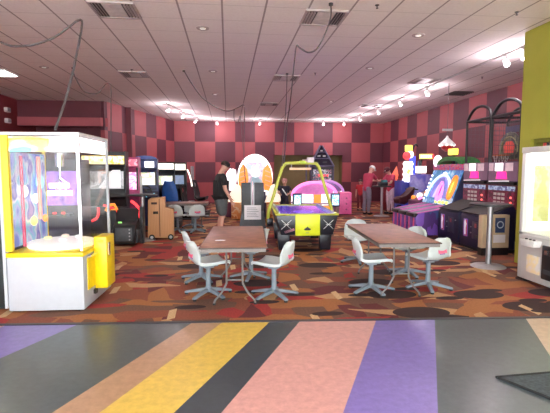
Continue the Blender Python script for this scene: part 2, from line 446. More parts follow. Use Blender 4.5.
TROFF = mat('troffer_diffuser', (1, .97, .92), .4, emit=22, var=.01)
t = thing('ceiling_light', 'bright lit ceiling panel at the far left edge', 'light', (-5.3, 10.9, H))
MB().b2(-.30, .30, -.33, .33, -.03, 0).build('frame', mat('white_frame', (.8, .8, .8), .5), t)
MB().b2(-.27, .27, -.30, .30, -.04, -.03).build('diffuser', TROFF, t)
t = dup(t, (-5.4, 8.9, H), 0, 'added unseen lit ceiling panel on the left, nearer than the one at the edge')  # extra panel out of view, added to throw a glow on the floor
for c in t.children: c.scale = (2.2, 2, 1)
CANL = mat('can_lamp', (1, .93, .85), .4, emit=1.0)
def make_can():
    t = thing('recessed_light', 'recessed round ceiling light left of centre, nearest of all', 'light', (0, 0, H), 0, 'recessed round ceiling lights')
    MB().lathe([(.10, -.012), (.105, 0), (.075, 0), (.07, -.008)], (0, 0, 0), 20).build('trim_ring', VENTF, t)
    MB().lathe([(.001, -.016), (.045, -.014), (.068, -.002), (.001, -.001)], (0, 0, 0), 16).build('lens', CANL, t)
    return t
c0 = make_can(); c0.location = (-.38, 7.23, H)
for (x, y), lb in [((-.32, 10.26), 'recessed round ceiling light behind the curled cable left of centre'), ((3.23, 7.2), 'recessed round ceiling light above the right table'),
                   ((3.19, 9.58), 'recessed round ceiling light above the gap between tables and games on the right'), ((-.36, 13.3), 'tiny distant recessed light above the man in the cap'),
                   ((3.42, 14.22), 'tiny distant recessed light above the pink domed machine'), ((-4.04, 10.28), 'recessed round ceiling light left of the hooked cable')]:
    dup(c0, (x, y, H), 0, lb)
def make_sprinkler():
    t = thing('sprinkler_head', 'dark sprinkler head on the ceiling right of the near vent', 'sprinkler', (0, 0, H), 0, 'ceiling sprinkler heads')
    MB().lathe([(.05, -.006), (.052, 0), (.001, 0)], (0, 0, 0), 16).build('escutcheon', VENTD, t)
    MB().cyl((0, 0, -.06), (0, 0, -.004), .014).cyl((0, 0, -.066), (0, 0, -.06), .03).build('nozzle', VENTD, t)
    return t
s0 = make_sprinkler(); s0.location = (2.08, 5.99, H); s0.scale = (.6, .6, .7)
for (x, y), lb in [((4.18, 6.02), 'dark sprinkler head on the ceiling near the yellow-green wall'), ((2.07, 10.21), 'dark sprinkler head on the ceiling behind the near vent'), ((6.24, 10.19), 'small sprinkler head on the ceiling above the basketball cages'), ((-2.15, 10.3), 'small sprinkler head next to the left middle vent')]:
    dup(s0, (x, y, H), 0, lb)

# track lights
TRK = mat('track_metal', (.6, .58, .58), .4, .3)
BULB = mat('lit_bulb', (1, .97, .95), .3, emit=14, var=.01)
def rail(a, b, lb):
    t = MB().box(((Vector(a)+Vector(b))/2), ((Vector(b)-Vector(a)).length, .035, .03), rz=math.atan2(b[1]-a[1], b[0]-a[0])).build('light_track', TRK)
    return tag(t, lb, 'track')
zt = H-.015
rail((-2.1, 15.2, zt), (-1.25, 19.5, zt), 'thin light track along the diagonal left wall')
rail((-1.0, 19.75, zt), (5.4, 19.45, zt), 'thin light track along the back wall')
rail((5.45, 19.2, zt), (5.45, 7.2, zt), 'long light track running along the right wall')
def make_head():
    t = thing('track_light', 'x', 'light', (0, 0, H-.03), 0, 'lit track light heads')
    MB().cyl((0, 0, -.10), (0, 0, 0), .012).b2(-.03, .03, -.03, .03, -.02, 0).build('stem', TRK, t)
    M = Matrix.Translation((0, 0, -.15)) @ Matrix.Rotation(R(35), 4, 'X')
    MB().lathe([(.02, .08), (.045, .07), (.06, -.06), (.055, -.06), (.04, .05), (.001, .06)], (0, 0, 0), 16, M).build('shade', mat('white_lamp_shade', (.85, .85, .85), .4, emit=.6), t)
    MB().sph((0, 0, 0), .05, 12, M @ Matrix.Translation((0, 0, -.035))).build('bulb', BULB, t)
    return t
h0 = None
HEADS = [((-2.05, 15.5), 1.3, 'track light head on the left diagonal track, nearest the camera'), ((-1.72, 17.31), 1.3, 'track light head on the left diagonal track, middle of three'), ((-1.36, 18.99), 1.2, 'track light head on the left diagonal track, by the back corner'),
         ((-.46, 19.72), 0, 'track light head on the back wall above the man in the cap'), ((1.45, 19.62), 0, 'track light head on the back wall above the carnival wheel'), ((4.35, 19.5), 0, 'track light head on the back wall above the dark pyramid'), ((5.3, 19.45), 0, 'track light head at the right end of the back wall track'),
         ((5.45, 17.51), -1.5, 'track light head on the right wall track, farthest from the camera'), ((5.45, 15.35), -1.5, 'track light head on the right wall track, second from the far end'), ((5.45, 13.34), -1.5, 'track light head on the right wall track, third from the far end'), ((5.45, 11.47), -1.5, 'track light head on the right wall track, alone beside the square vent'),
         ((5.45, 8.1), -1.5, 'track light head left of the yellow-green wall, second from the near end'), ((5.45, 7.6), -1.5, 'track light head touching the yellow-green wall, nearest on the right')]
for (x, y), rz, lb in HEADS:
    if h0 is None:
        h0 = make_head(); o = h0; o.location = (x, y, H-.03); o.rotation_euler = (0, 0, rz); o['label'] = lb
    else: o = dup(h0, (x, y, H-.03), rz, lb)
    L = bpy.data.lights.new('track_lamp', 'POINT'); L.energy = 42; L.shadow_soft_size = .05; L.color = (1, .84, .90)
    lo = bpy.data.objects.new('track_lamp', L); lo.location = (x, y, H-.27); C.objects.link(lo)

# hanging cables
def cable(pts, lb, r=.012):
    o = MB().tube(pts, r, 6, smooth=8).build('hanging_cable', CABLE)
    MB().cyl(Vector(pts[0])-Vector((0, 0, .03)), Vector(pts[0])+Vector((0, 0, .0)), .03).build('ceiling_hook', VENTD, o)
    return tag(o, lb, 'cable')
P = lambda x, y, Y: tuple(at(x, y, Y))
cable([(-3.9, 7.0, H-.02), P(0, 42, 6.9), P(25, 46, 6.9), P(51, 39, 6.9), P(69, 27, 6.9), P(78, 20.5, 6.9), P(82, 24, 6.8), P(76, 58, 6.4), P(66, 98, 6.0), P(55, 130, 5.7)], 'thick grey cable looping at upper left and dropping to the yellow prize machine', .016)
cable([(-3.4, 10.21, H-.01), P(75, 77, 10.2), P(84, 91, 10.2), P(97, 93.5, 10.2), P(106, 84, 10.2), P(110, 84, 10.2), P(111, 90, 10.2), P(111, 130, 10.3), P(111, 152, 10.5)], 'thin cable sagging in front of the left soffit')
cable([(-.98, 10.23, H-.01), P(192, 84, 10.3), P(205, 100, 10.6), P(226, 111, 11), P(239, 107, 11.3), P(243.5, 105, 11.5), P(244.5, 112, 11.5), P(244, 160, 11.5), P(246, 185, 11.2)], 'thin curled cable in the middle hanging down to the grey kiosk')
cable([(1.42, 5.97, H-.01), P(330, 20, 6.2), P(319, 46, 6.4), P(309, 52.5, 6.5), P(300, 48, 6.6), P(296.5, 46, 6.7), P(294.5, 60, 6.9), P(290.5, 100, 7.6), P(287, 125, 8.2), P(284, 163, 9.1)], 'dark cable looping from the near vent down to the yellow hockey arch')
cable([(1.41, 10.28, H-.01), P(286.3, 100, 10.0), P(285, 122, 9.7), P(283.5, 145, 9.4), P(282, 166, 9.15)], 'thin straight cable dropping from the middle vent to the hockey arch', .009)
cable([P(234, 109.3, 14), P(234, 118, 14), P(236, 123, 14), P(238.5, 121, 14), P(240, 116, 14), P(241, 122, 14), P(243, 150, 14)], 'short thin wire hanging in front of the carnival wheel', .01)

# ------------------------------------------------------------------ swivel chairs
def shell_pt(v, u):
    prof = [(.215, .405, .195), (.20, .425, .205), (.12, .423, .215), (0, .412, .215), (-.11, .408, .21), (-.165, .420, .205), (-.20, .455, .20), (-.222, .52, .20), (-.240, .59, .195), (-.255, .645, .18), (-.264, .69, .145), (-.268, .715, .08)]
    i = min(int(v), len(prof)-2); f = v-i
    a, b = prof[i], prof[i+1]
    y, z, w = (a[k]+(b[k]-a[k])*f for k in range(3))
    s = min(1, max(0, (z-.42)/.12)) if y < -.1 else 0
    c = u*u
    return Vector((w*u, y+.055*c*s, z+.03*c*(1-s)))
def make_chair():
    t = thing('swivel_chair', 'x', 'chair', (0, 0, 0), 0, 'pale grey swivel chairs')
    rows = [[shell_pt(v*.5, -1+2*k/12) for k in range(13)] for v in range(23)]
    MB().grid(rows, .020).build('shell', SHELL, t, ang=60)
    MB().tube([r[0]+Vector((0, 0, -.004)) for r in rows]+[p for p in rows[-1][1:-1]]+[r[-1]+Vector((0, 0, -.004)) for r in rows[::-1]], .012, 6).build('rolled_edge', SHELL, t)
    rows = [[shell_pt(v*.5, (-1+2*k/10)*.84)+Vector((0, 0, .012)) for k in range(11)] for v in range(2, 11)]
    MB().grid(rows, .010).build('seat_pad', PAD, t, ang=60)
    l = MB().box((0, -.228, .545), (.15, .006, .055), rx=R(-15)).build('label', PINKLBL, t)
    l['label'] = 'pink printed sticker'
    MB().box((.01, -.218, .505), (.09, .006, .016), rx=R(-15)).build('logo_strip', mat('purple_print', (.25, .12, .35), .5), l)
    MB().b2(-.09, .09, -.10, .10, .385, .40).b2(-.05, .05, -.06, .06, .36, .39).build('mount_plate', BASEG, t)
    MB().cyl((0, 0, .07), (0, 0, .37), .034, .030).cyl((0, 0, .05), (0, 0, .11), .05, .045).build('column', BASEG, t)
    for k in range(5):
        a = 2*PI*k/5+.3
        M = Matrix.Rotation(a, 4, 'Z')
        m = MB()
        pr = [(.02, .055), (.02, .10), (.10, .088), (.30, .045), (.318, .036), (.318, .022), (.29, .022)]
        m.prism(pr, .045, M @ Matrix(((1, 0, 0, 0), (0, 0, 1, -.0225), (0, 1, 0, 0), (0, 0, 0, 1))), bev=.006)
        g = m.build('leg', BASEG, t)
        MB().cyl((.295*math.cos(a), .295*math.sin(a), 0), (.295*math.cos(a), .295*math.sin(a), .024), .022).build('glide', RUBBER, g)
    return t
CH = make_chair()
def facing(deg): return R(deg-90)       # direction the sitter looks, measured from +X
chairs = [((-.26, 5.47), 22, 'pale grey swivel chair at the left table, front left, facing right'),
          ((.57, 5.33), 150, 'pale grey swivel chair at the left table, front right, its sticker showing'),
          ((-.40, 6.24), 14, 'pale grey swivel chair at the left table, rear left, mostly behind another chair'),
          ((.33, 6.30), 184, 'pale grey swivel chair at the left table, rear right, seat under the tabletop'),
          ((1.87, 5.42), -4, 'pale grey swivel chair at the right table, front left, seen from the side'),
          ((2.69, 5.48), 112, 'pale grey swivel chair at the right table, front right, with its back to us'),
          ((2.24, 7.22), -97, 'pale grey swivel chair at the far end of the right table'),
          ((2.72, 6.25), 205, 'pale grey swivel chair at the right table, rear right, back above the tabletop')]
for i, ((x, y), a, lb) in enumerate(chairs):
    if i == 0: CH.location = (x, y, 0); CH.rotation_euler = (0, 0, facing(a)); CH['label'] = lb
    else: dup(CH, (x, y, 0), facing(a), lb)

# ------------------------------------------------------------------ folding tables
def make_table():
    t = thing('folding_table', 'x', 'table')
    o = MB().b2(-.375, .375, -.915, .915, .722, .742, bev=.006).build('tabletop', WOODTOP, t)
    MB().b2(-.365, .365, -.905, -.885, .685, .722).b2(-.365, .365, .885, .905, .685, .722).b2(-.365, -.345, -.885, .885, .685, .722).b2(.345, .365, -.885, .885, .685, .722).build('apron', mat('grey_brown_apron', (.17, .15, .14), .6), t)
    MB().tube([(-.377, -.917, .732), (.377, -.917, .732), (.377, .917, .732), (-.377, .917, .732)], .008, 6, closed=True).build('edge_band', mat('dark_edge', (.05, .03, .025), .5), t)
    for s in (-1, 1):
        y = s*.62
        MB().cyl((-.105, y, .30), (.105, y, .30), .011).build('leg_brace', LEGM, t)
        MB().cyl((-.11, y, .69), (.11, y, .69), .014).build('leg_hinge', LEGM, t)
        for q in (-1, 1):
            MB().tube([(q*.095, y, .70), (q*.095, y, .30), (q*.10, y, .25), (q*.16, y, .14), (q*.23, y, .06), (q*.245, y, .015)], .0125, 8, smooth=4).build('leg', LEGM, t)
            MB().cyl((q*.245, y, 0), (q*.245, y, .02), .018).build('foot_cap', RUBBER, t)
        MB().cyl((0, y, .68), (0, y-s*.30, .70), .008).build('folding_strut', STEEL, t)
    return t
TB = make_table(); TB.location = (.10, 5.66, 0); TB.rotation_euler = (0, 0, R(-3)); TB['label'] = 'long brown folding table on the left with a paper scrap on it'; TB['group'] = 'brown folding tables'
dup(TB, (2.20, 5.74, 0), R(-4), 'long brown folding table on the right, in front of the basketball games')
tb3 = dup(TB, (-1.10, 11.6, 0), R(90), 'distant folding table seen along its long side behind the wooden cart')
tb3.scale = (1, .62, 1)
dup(CH, (-1.30, 11.25, 0), facing(75), 'distant grey chair at the near side of the folding table behind the cart, left')
dup(CH, (-.85, 11.2, 0), facing(110), 'distant grey chair at the near side of the folding table behind the cart, right')
dup(CH, (-1.0, 12.2, 0), facing(-80), 'distant grey chair on the far side of the folding table behind the cart')
o = MB().prism([(-.06, -.03), (.05, -.035), (.075, .005), (.01, .04), (-.05, .02)], .002, Matrix.Translation((0, 0, 0))).build('paper_scrap', PAPER, loc=tuple(at(220, 240, 5.25)[:2])+(.7425,))
tag(o, 'small white paper scrap lying on the left table', 'paper')

# ------------------------------------------------------------------ pub tables
def make_pub():
    t = thing('bar_table', 'x', 'table', group='round standing-height tables')
    MB().lathe([(.001, 0), (.27, 0), (.275, .008), (.25, .022), (.08, .035), (.055, .05), (.001, .05)], (0, 0, 0), 32).build('base', STEEL, t)
    MB().cyl((0, 0, .03), (0, 0, 1.02), .045, seg=24).build('pole', STEEL, t)
    MB().lathe([(.001, 1.0), (.05, 1.0), (.31, 1.02), (.325, 1.028), (.325, 1.048), (.31, 1.055), (.001, 1.055)], (0, 0, 0), 36).build('tabletop', BLACK, t)
    return t
pb = make_pub(); pb.location = (4.29, 6.62, 0); pb['label'] = 'tall round bar table with a steel pole beside the white crane machine'
pb2 = dup(pb, (-1.93, 10.0, 0), 0, 'tall round bar table left of the wooden cart')
pb3 = dup(pb, (5.3, 14.4, 0), 0, 'tall round bar table where the distant people in red stand')
o = MB().b2(-.16, .16, -.1, .1, 0, .13, bev=.02).build('bag', BLACK, loc=(5.32, 14.4, 1.055)); tag(o, 'black bag on the distant bar table between the people in red', 'bag')
o = MB().b2(-.1, .1, -.08, .08, 0, .2, bev=.03).build('jacket', mat('teal_cloth', (.05, .25, .26), .8), loc=(5.42, 14.52, 1.055)); tag(o, 'small teal bundle behind the black bag on the distant bar table', 'bundle')

# ------------------------------------------------------------------ left: yellow and white prize machine
ox, oy = -2.45, 4.99
t = thing('prize_machine', 'white and yellow glass prize machine with a lit header, at the left edge', 'arcade machine', (ox, oy, 0), R(-2))
W, D, T = .825, 1.0, 2.01
fp = [(0, 0), (W, 0), (W, D), (0, D)]
MB().prism(fp, .615, Matrix.Translation((0, 0, .02)), bev=.015).build('base', WHITE, t)
for x in (.08, W-.08):
    for y in (.08, D-.08): MB().cyl((x, y, 0), (x, y, .05), .025).build('foot', RUBBER, t)
MB().prism([(-.008, -.008), (W+.008, -.008), (W+.008, D+.008), (-.008, D+.008)], .05, Matrix.Translation((0, 0, .63)), bev=.008).build('rim', YELLOW, t)
MB().lathe([(.36, .675), (.385, .71), (.385, .735), (.36, .745), (.15, .75), (.001, .75)], (W/2, D/2-.02, 0), 40).build('turntable', mat('white_disc', (.85, .84, .82), .4, emit=.35, ecol=(1, .97, .9)), t)
MB().b2(0, .075, -.005, .045, .70, T).build('post', YELLOW, t)['label'] = 'wide yellow front post'
MB().b2(-.03, 0.002, -.012, .05, .06, T).build('post', WHITE, t)
for (x, y) in ((W, 0), (W, D)):
    MB().b2(x-.022, x+.006, y-.012 if y == 0 else y-.02, y+.016, .70, T).build('post', CHROME if y == 0 else WHITE, t)
MB().b2(0, .03, D-.03, D, .70, T).build('post', YELLOW, t)
MB().prism([(-.03, -.015), (W+.01, -.015), (W+.01, D+.01), (-.03, D+.01)], .03, Matrix.Translation((0, 0, T-.03))).build('roof', mat('pale_grey_cap', (.6, .6, .62), .4), t)
FISH = art('header_art', [(.05, .42, .52), (.25, .55, .60), (.6, .6, .6), (.75, .25, .03), (.75, .50, .06), (.6, .6, .55), (.12, .48, .55)], 2.2, emit=.4, stretch=(1, 1, 2.2), const=False)
MB().b2(.03, W*.62, .02, .04, 1.80, 1.965).build('header_sign', FISH, t)
MB().b2(W*.62, W-.02, .02, .04, 1.80, 1.965).b2(W-.04, W-.02, .04, D-.02, 1.80, 1.965).build('header_light', LITW, t)
SEA = art('sea_art', [(.04, .08, .36), (.10, .15, .5), (.28, .32, .6), (.15, .42, .55), (.5, .5, .62), (.08, .09, .4), (.3, .2, .45)], 3.2, emit=.5, stretch=(1, 1, .8), const=False)
MB().b2(.012, .03, .05, D-.03, .72, 1.80).build('side_artwork', SEA, t)
MB().cyl((.10, .22, .72), (.10, .22, 1.76), .018).build('red_pole', mat('red_pole', (.55, .05, .12), .3), t)
MB().cyl((.14, .55, 1.0), (.14, .55, 1.76), .022).build('coral_pole', mat('coral_pole', (.9, .25, .18), .3, emit=.4), t)
for (y, z, r, mm) in ((.55, .98, .06, LITY), (.85, .98, .05, LITO), (.75, 1.45, .09, LITC), (.35, 1.35, .07, LITW2), (.62, 1.25, .06, LITW2)):
    MB().sph((.06, y, z), (.03, r, r), 14).build('art_bubble', mm, t)
m = MB()
m.cyl((W/2, D/2, 1.64), (W/2, D/2, 1.8), .05).cyl((W/2, D/2, 1.5), (W/2, D/2, 1.64), .012)
for k in range(3):
    a = k*2*PI/3
    m.tube([(W/2, D/2, 1.5), (W/2+.07*math.cos(a), D/2+.07*math.sin(a), 1.45), (W/2+.06*math.cos(a), D/2+.06*math.sin(a), 1.36)], .008, 6)
m.build('claw', CHROME, t)
MB().b2(.078, W-.02, .008, .013, .71, 1.99).build('front_glass', CLEAR, t)
MB().b2(W-.008, W-.003, .02, D-.02, .71, 1.99).build('side_glass', CLEAR, t)
MB().b2(.03, W-.02, D-.013, D-.008, .71, 1.99).build('rear_glass', CLEAR, t)
MB().b2(W-.02, W+.012, .12, .40, .22, .60).build('prize_door', YELLOW, t)
MB().tube([(W+.01, .1, .60), (W+.04, .12, .61), (W+.04, .4, .61), (W+.01, .42, .60)], .012, 8).build('handle', CHROME, t)
MB().b2(W, W+.03, .30, .37, .12, .17).build('lock', BLACK, t)
b = MB().b2(W+.0, W+.15, .36, .68, .17, .80, bev=.012).build('coin_box', YELLOW, t)
MB().b2(W+.151, W+.16, .42, .48, .56, .72).build('coin_slot', CHROME, b)
MB().b2(W+.03, W+.12, .353, .359, .73, .76).build('card_reader', mat('yellow_dark', (.65, .45, .01), .4), b)
# prizes on the turntable
for i, (dx, dy, c) in enumerate([(-.18, .05, (.9, .85, .4)), (.05, -.1, (.9, .9, .95)), (.16, .12, (.85, .9, .9)), (-.03, .2, (.9, .75, .6))]):
    p = MB().sph((0, 0, .02), (.05, .05, .022), 12).build('prize_capsule', mat('capsule_%d' % i, c, .3), loc=(ox+W/2+dx, oy+D/2+dy, .748))
    tag(p, ['flat pale yellow prize on the white turntable, leftmost', 'flat white prize at the front of the white turntable', 'flat mint white prize at the right of the white turntable', 'flat peach prize at the back of the white turntable'][i], 'prize', 'prizes on the turntable')

t = thing('black_cabinet', 'tall black cabinet cut by the left edge beside the yellow prize machine', 'arcade machine', (-2.72, 5.12, 0))
MB().prism([(0, .03), (.9, .03), (.9, 1.6), (.75, 1.85), (.1, 1.85), (0, 1.75)], .2, YZ(-.03), bev=.01).build('body', mat('green_black', (.012, .018, .018), .45), t)
MB().b2(-.02, .16, .05, .85, 0, .04).build('plinth', RUBBER, t)

# purple lit cabinet seen through the prize machine
t = thing('purple_cabinet', 'dark arcade cabinet with a purple lit panel seen through the yellow prize machine', 'arcade machine', (-3.15, 8.3, 0))
MB().b2(-.5, .40, 0, .7, .03, 1.8, bev=.01).build('body', mat('plum_black', (.03, .02, .035), .4), t)
o = MB().b2(-.22, .38, -.02, 0, .95, 1.58).build('screen', art('purple_screen', [(.25, .08, .7), (.35, .12, .8), (.45, .2, .75), (.2, .08, .5)], 3, emit=.38, const=False), t)
for k, (x0, x1, z0) in enumerate(((-.1, .25, 1.27), (-.16, .3, 1.13))): MB().b2(x0, x1, -.035, -.02, z0, z0+.09).build('lit_strip', LITW2, o)
MB().b2(-.3, .3, -.2, 0, .75, .8, bev=.01).build('control_shelf', BLACK, t)
for x in (-.15, .0, .15): MB().cyl((x, -.1, .8), (x, -.1, .83), .03).build('button', LITR, t)

# pink accents behind
def cabinet(name, label, loc, rz, w, d, h, body, mq, mqz, scr, scz, extra=None, slope=.12):
    """upright arcade cabinet, front at local y = 0, facing -Y"""
    t = thing(name, label, 'arcade machine', loc, rz)
    prof = [(0.05, .03), (d, .03), (d, h), (.0, h), (.0, mqz[0]-.02), (slope, mqz[0]-.04), (slope+.03, scz[0]), (-.08, scz[0]-.10), (-.08, scz[0]-.18), (.05, scz[0]-.26)]
    MB().prism(prof, w, YZ(-w/2), bev=.008).build('body', body, t)
    MB().b2(-w/2+.03, w/2-.03, -.015, .0, mqz[0], mqz[1]).build('marquee', mq, t)
    MB().box((0, slope+.005, (scz[0]+scz[1])/2), (w-.14, .02, scz[1]-scz[0]), rx=R(-4)).build('screen', scr, t)
    zc, hh = (scz[0]+scz[1])/2, (scz[1]-scz[0])/2+.02
    MB().b2(-w/2+.02, -w/2+.07, slope-.03, slope, zc-hh, zc+hh).build('bezel', BLACK, t)
    MB().b2(w/2-.07, w/2-.02, slope-.03, slope, zc-hh, zc+hh).build('bezel', BLACK, t)
    for s in (-1, 1): MB().b2(s*w/2-.012, s*w/2+.012, -.06, d, .05, h+.01).build('side_panel', body, t)
    MB().b2(-w/2+.05, w/2-.05, -.09, .05, scz[0]-.13, scz[0]-.10, bev=.006).build('control_panel', BLACK, t)
    return t
def wheel(t, x, y, z, r=.15):
    M = Matrix.Translation((x, y, z)) @ Matrix.Rotation(R(62), 4, 'X')
    pts = [M @ Vector((r*math.cos(a), r*math.sin(a), 0)) for a in [2*PI*k/20 for k in range(20)]]
    w_ = MB().tube(pts, .02, 8, closed=True).build('steering_wheel', BLACK, t)
    m = MB().sph((0, 0, 0), (.05, .05, .03), 10, M)
    for a in (0, PI*.66, PI*1.33): m.tube([M @ Vector((0, 0, 0)), M @ Vector((r*math.cos(a), r*math.sin(a), 0))], .012, 6)
    m.build('hub', CHAR, w_)
def bucket(name, label, loc, rz, colour, trimc, group='moulded driving seats'):
    t = thing(name, label, 'ride', loc, rz, group)
    rows = []
    prof = [(-.22, .42, .22), (-.1, .38, .23), (.08, .36, .23), (.16, .42, .23), (.21, .6, .23), (.25, .8, .22), (.28, .98, .18), (.30, 1.10, .12)]
    for y, z, w_ in prof:
        rows.append([Vector((w_*u, y-.07*u*u*(1 if z > .5 else 0), z+.09*u*u*(1 if z < .5 else .2))) for u in [-1+2*k/8 for k in range(9)]])
    MB().grid(rows, .05).build('seat_shell', colour, t, ang=60)
    MB().b2(-.16, .16, -.15, .2, .04, .36, bev=.02).build('pedestal', BLACK, t)
    MB().b2(-.22, .22, -.3, .3, 0, .04).build('base_plate', CHAR, t)
    MB().sph((0, .23, .93), (.13, .04, .09), 12).build('headrest_pad', trimc, t)
    return t

# racing motorbike game, black with yellow marquee
t = cabinet('racing_game', 'black racing game with a yellow lit marquee behind the yellow prize machine', (-2.90, 10.5, 0), R(3), 1.0, .35, 2.03, BLACK,
        art('yellow_marquee', [(1, .75, .08), (1, .85, .2), (1, .95, .6), (1, .6, .05)], 12, emit=1.5, const=False), (1.74, 1.93),
        art('grey_screen', [(.35, .36, .38), (.55, .56, .58), (.75, .76, .78), (.45, .46, .48)], 2.5, emit=.55, rot=(0, .7, 0), const=True), (1.15, 1.64))
m = MB()
for k in range(8):
    x = -.4+.105*k; m.b2(x, x+.075, -.025, -.015, 1.86 if k % 2 else 1.80, 1.915)
m.build('marquee_letters', mat('pink_letters', (1, .75, .7), .4, emit=1.2), t)
o = MB().prism([(-.15, 1.18), (.36, 1.18), (.36, 1.60), (.18, 1.6)], .006, XZ(.095)).build('screen_pale_shape', mat('pale_screen', (.8, .8, .82), .4, emit=.8), t)  # pale slanted polygon on the screen
MB().b2(-.5, .55, -.3, .0, .55, .75, bev=.03).build('dash', BLACK, t)
MB().tube([(-.5, -.35, .35), (-.1, -.4, .5), (-.05, -.4, .75)], .03, 8, smooth=4).build('red_fairing', LITR, t)
MB().tube([(.05, -.35, .8), (.3, -.35, .7), (.45, -.3, .5)], .025, 8, smooth=4).build('red_fairing', LITR, t)
def bike_seat(name, label, loc, rz):
    t = thing(name, label, 'ride', loc, rz)
    MB().prism([(-.25, .04), (.3, .04), (.34, .45), (.28, .74), (.16, .78), (.06, .50), (-.2, .46), (-.28, .3)], .46, YZ(-.23), bev=.03).build('seat_body', BLACK, t)
    MB().b2(-.16, .16, .33, .345, .28, .62, bev=.004).build('back_pad', CHAR, t) if False else None
    MB().b2(-.17, .17, -.292, -.26, .12, .40, bev=.01).build('front_plate', CHAR, t)
    MB().b2(-.10, -.03, -.30, -.285, .50, .53).build('green_light', mat('green_glow', (.3, 1, .2), .4, emit=.8), t)
    m = MB()
    for z in (.15, .22, .29, .36): m.cyl((.12, -.30, z), (.12, -.285, z), .015)
    m.build('bolts', STEEL, t)
    for s in (-1, 1): MB().b2(s*.25-.02, s*.25+.02, -.2, .25, .06, .34, bev=.01).build('side_rail', CHAR, t)
    return t
bike_seat('motorbike_pod', 'black sit-down racing seat between red neon tubes in front of the yellow marquee game', (-2.17, 9.45, 0), 0)
o = MB().tube([P(131, 201, 9.6), P(135.5, 204, 9.6), P(140.5, 210, 9.6), P(138.5, 217, 9.6), P(136, 213, 9.6)], .03, 8).build('neon_tube', LITR); tag(o, 'bright red neon chevron right of the black racing seat', 'neon light', 'red neon tubes')
MB().b2(-1.92, -1.84, 9.56, 9.64, 0, .80).build('stand', BLACK, o)
o = MB().tube([P(106, 211, 9.6), P(109, 205, 9.6), P(114, 204.5, 9.6), P(117, 209, 9.6), P(111, 211, 9.6)], .035, 8).build('neon_tube', LITO); tag(o, 'orange red neon glow left of the black racing seat', 'neon light', 'red neon tubes')
MB().b2(-2.52, -2.42, 9.56, 9.64, 0, .74).build('stand', BLACK, o)

# pink narrow cabinet and two driving cabinets
t = cabinet('pink_cabinet', 'narrow pink lit cabinet between the yellow marquee game and the blue driving games', (-2.47, 11.25, 0), R(6), .44, .45, 1.92, mat('pink_laminate', (.5, .06, .2), .4),
        art('pink_marquee', [(.9, .15, .25), (1, .4, .5), (.6, .05, .15)], 8, emit=.8), (1.70, 1.87), art('pink_screen', [(1, .5, .8), (1, .75, .95), (.9, .3, .6), (1, .9, 1)], 6, emit=1.1), (1.1, 1.66))
MB().b2(.25, .3, -.08, .0, .95, 1.45).build('grey_trim', mat('pale_side', (.6, .6, .58), .5), t)
LAND = art('landscape_screen', [(.75, .9, 1), (.95, .95, .9), (.9, .8, .55), (.45, .65, .35), (.95, .55, .7), (.7, .85, .6)], 4, emit=1.15)
t = cabinet('driving_game', 'blue driving game with an arched top and a bright landscape screen', (-2.27, 12.3, 0), R(6), .62, .6, 1.90, mat('blue_black', (.025, .04, .14), .4), mat('navy_marquee', (.03, .05, .2), .4), (1.66, 1.86), LAND, (1.18, 1.56))
MB().prism(arc(0, 1.9, .31, PI, 0, 14, .10), .3, XZ(.3)).build('arched_top', mat('bright_blue', (.03, .07, .35), .35), t)
for x0, x1 in ((-.32, -.20), (-.02, .23)): MB().b2(x0, x1, -.03, -.015, 1.67, 1.84).build('marquee_light', LITW, t)
wheel(t, 0, -.2, 1.03)
MB().b2(-.33, .33, -.34, -.08, .80, 1.0, bev=.03).build('dashboard', DKBLUE, t)
m = MB()
for k in range(6): m.sph((-.27+.1*k, -.345, .88+.04*(k % 3)), .016, 8)
m.build('dash_lights', LITC, t)
t = cabinet('driving_game', 'black driving game with a white lit marquee behind the blue seat', (-1.90, 13.45, 0), R(8), .56, .6, 1.84, BLACK, LITW2, (1.62, 1.80), LAND, (1.14, 1.42))
wheel(t, 0, -.2, 1.0)
t = cabinet('driving_game', 'black driving game with curved white edge lights, rearmost of the left row', (-1.64, 14.75, 0), R(12), .5, .6, 1.86, BLACK, LITW2, (1.60, 1.80), mat('dim_screen', (.3, .4, .6), .4, emit=.5), (1.12, 1.42))
MB().tube([(.27, -.08, 1.62), (.34, -.1, 1.45), (.40, -.1, 1.2), (.42, -.1, 1.05)], .025, 8, smooth=4).build('edge_light', LITW2, t)
BLUEP = mat('blue_plastic', (.02, .09, .32), .35); BLKP = mat('black_plastic', (.015, .013, .015), .4)
bucket('racing_pod', 'glossy blue moulded driving seat in front of the black driving game', (-1.60, 12.5, .18), R(170), BLUEP, BLUEP)
bucket('racing_pod', 'black moulded driving seat facing left against the red wall', (-1.27, 14.2, .0), R(80), BLKP, REDP)
o = bucket('racing_pod', 'tall black moulded driving seat with a grey head panel, rightmost against the red wall', (-.95, 15.2, .15), R(75), BLKP, GREYM)
MB().b2(-.12, .12, .27, .32, 1.08, 1.58, bev=.02).build('head_panel', mat('grey_panel', (.4, .38, .42), .4), o)
t = thing('motion_base', 'low black base carrying the tall driving seat by the red wall', 'base', (-1.05, 15.1, 0))
MB().b2(-.4, .4, -.4, .4, .0, .15, bev=.02).build('deck', BLACK, t); MB().b2(-.41, .41, -.42, -.4, .03, .08).build('kick_strip', STEEL, t)
o = MB().b2(-.26, .26, -.35, .35, 0, .18, bev=.01).build('seat_plinth', BLACK, loc=(-1.60, 12.5, 0)); tag(o, 'low black plinth under the blue driving seat', 'base')

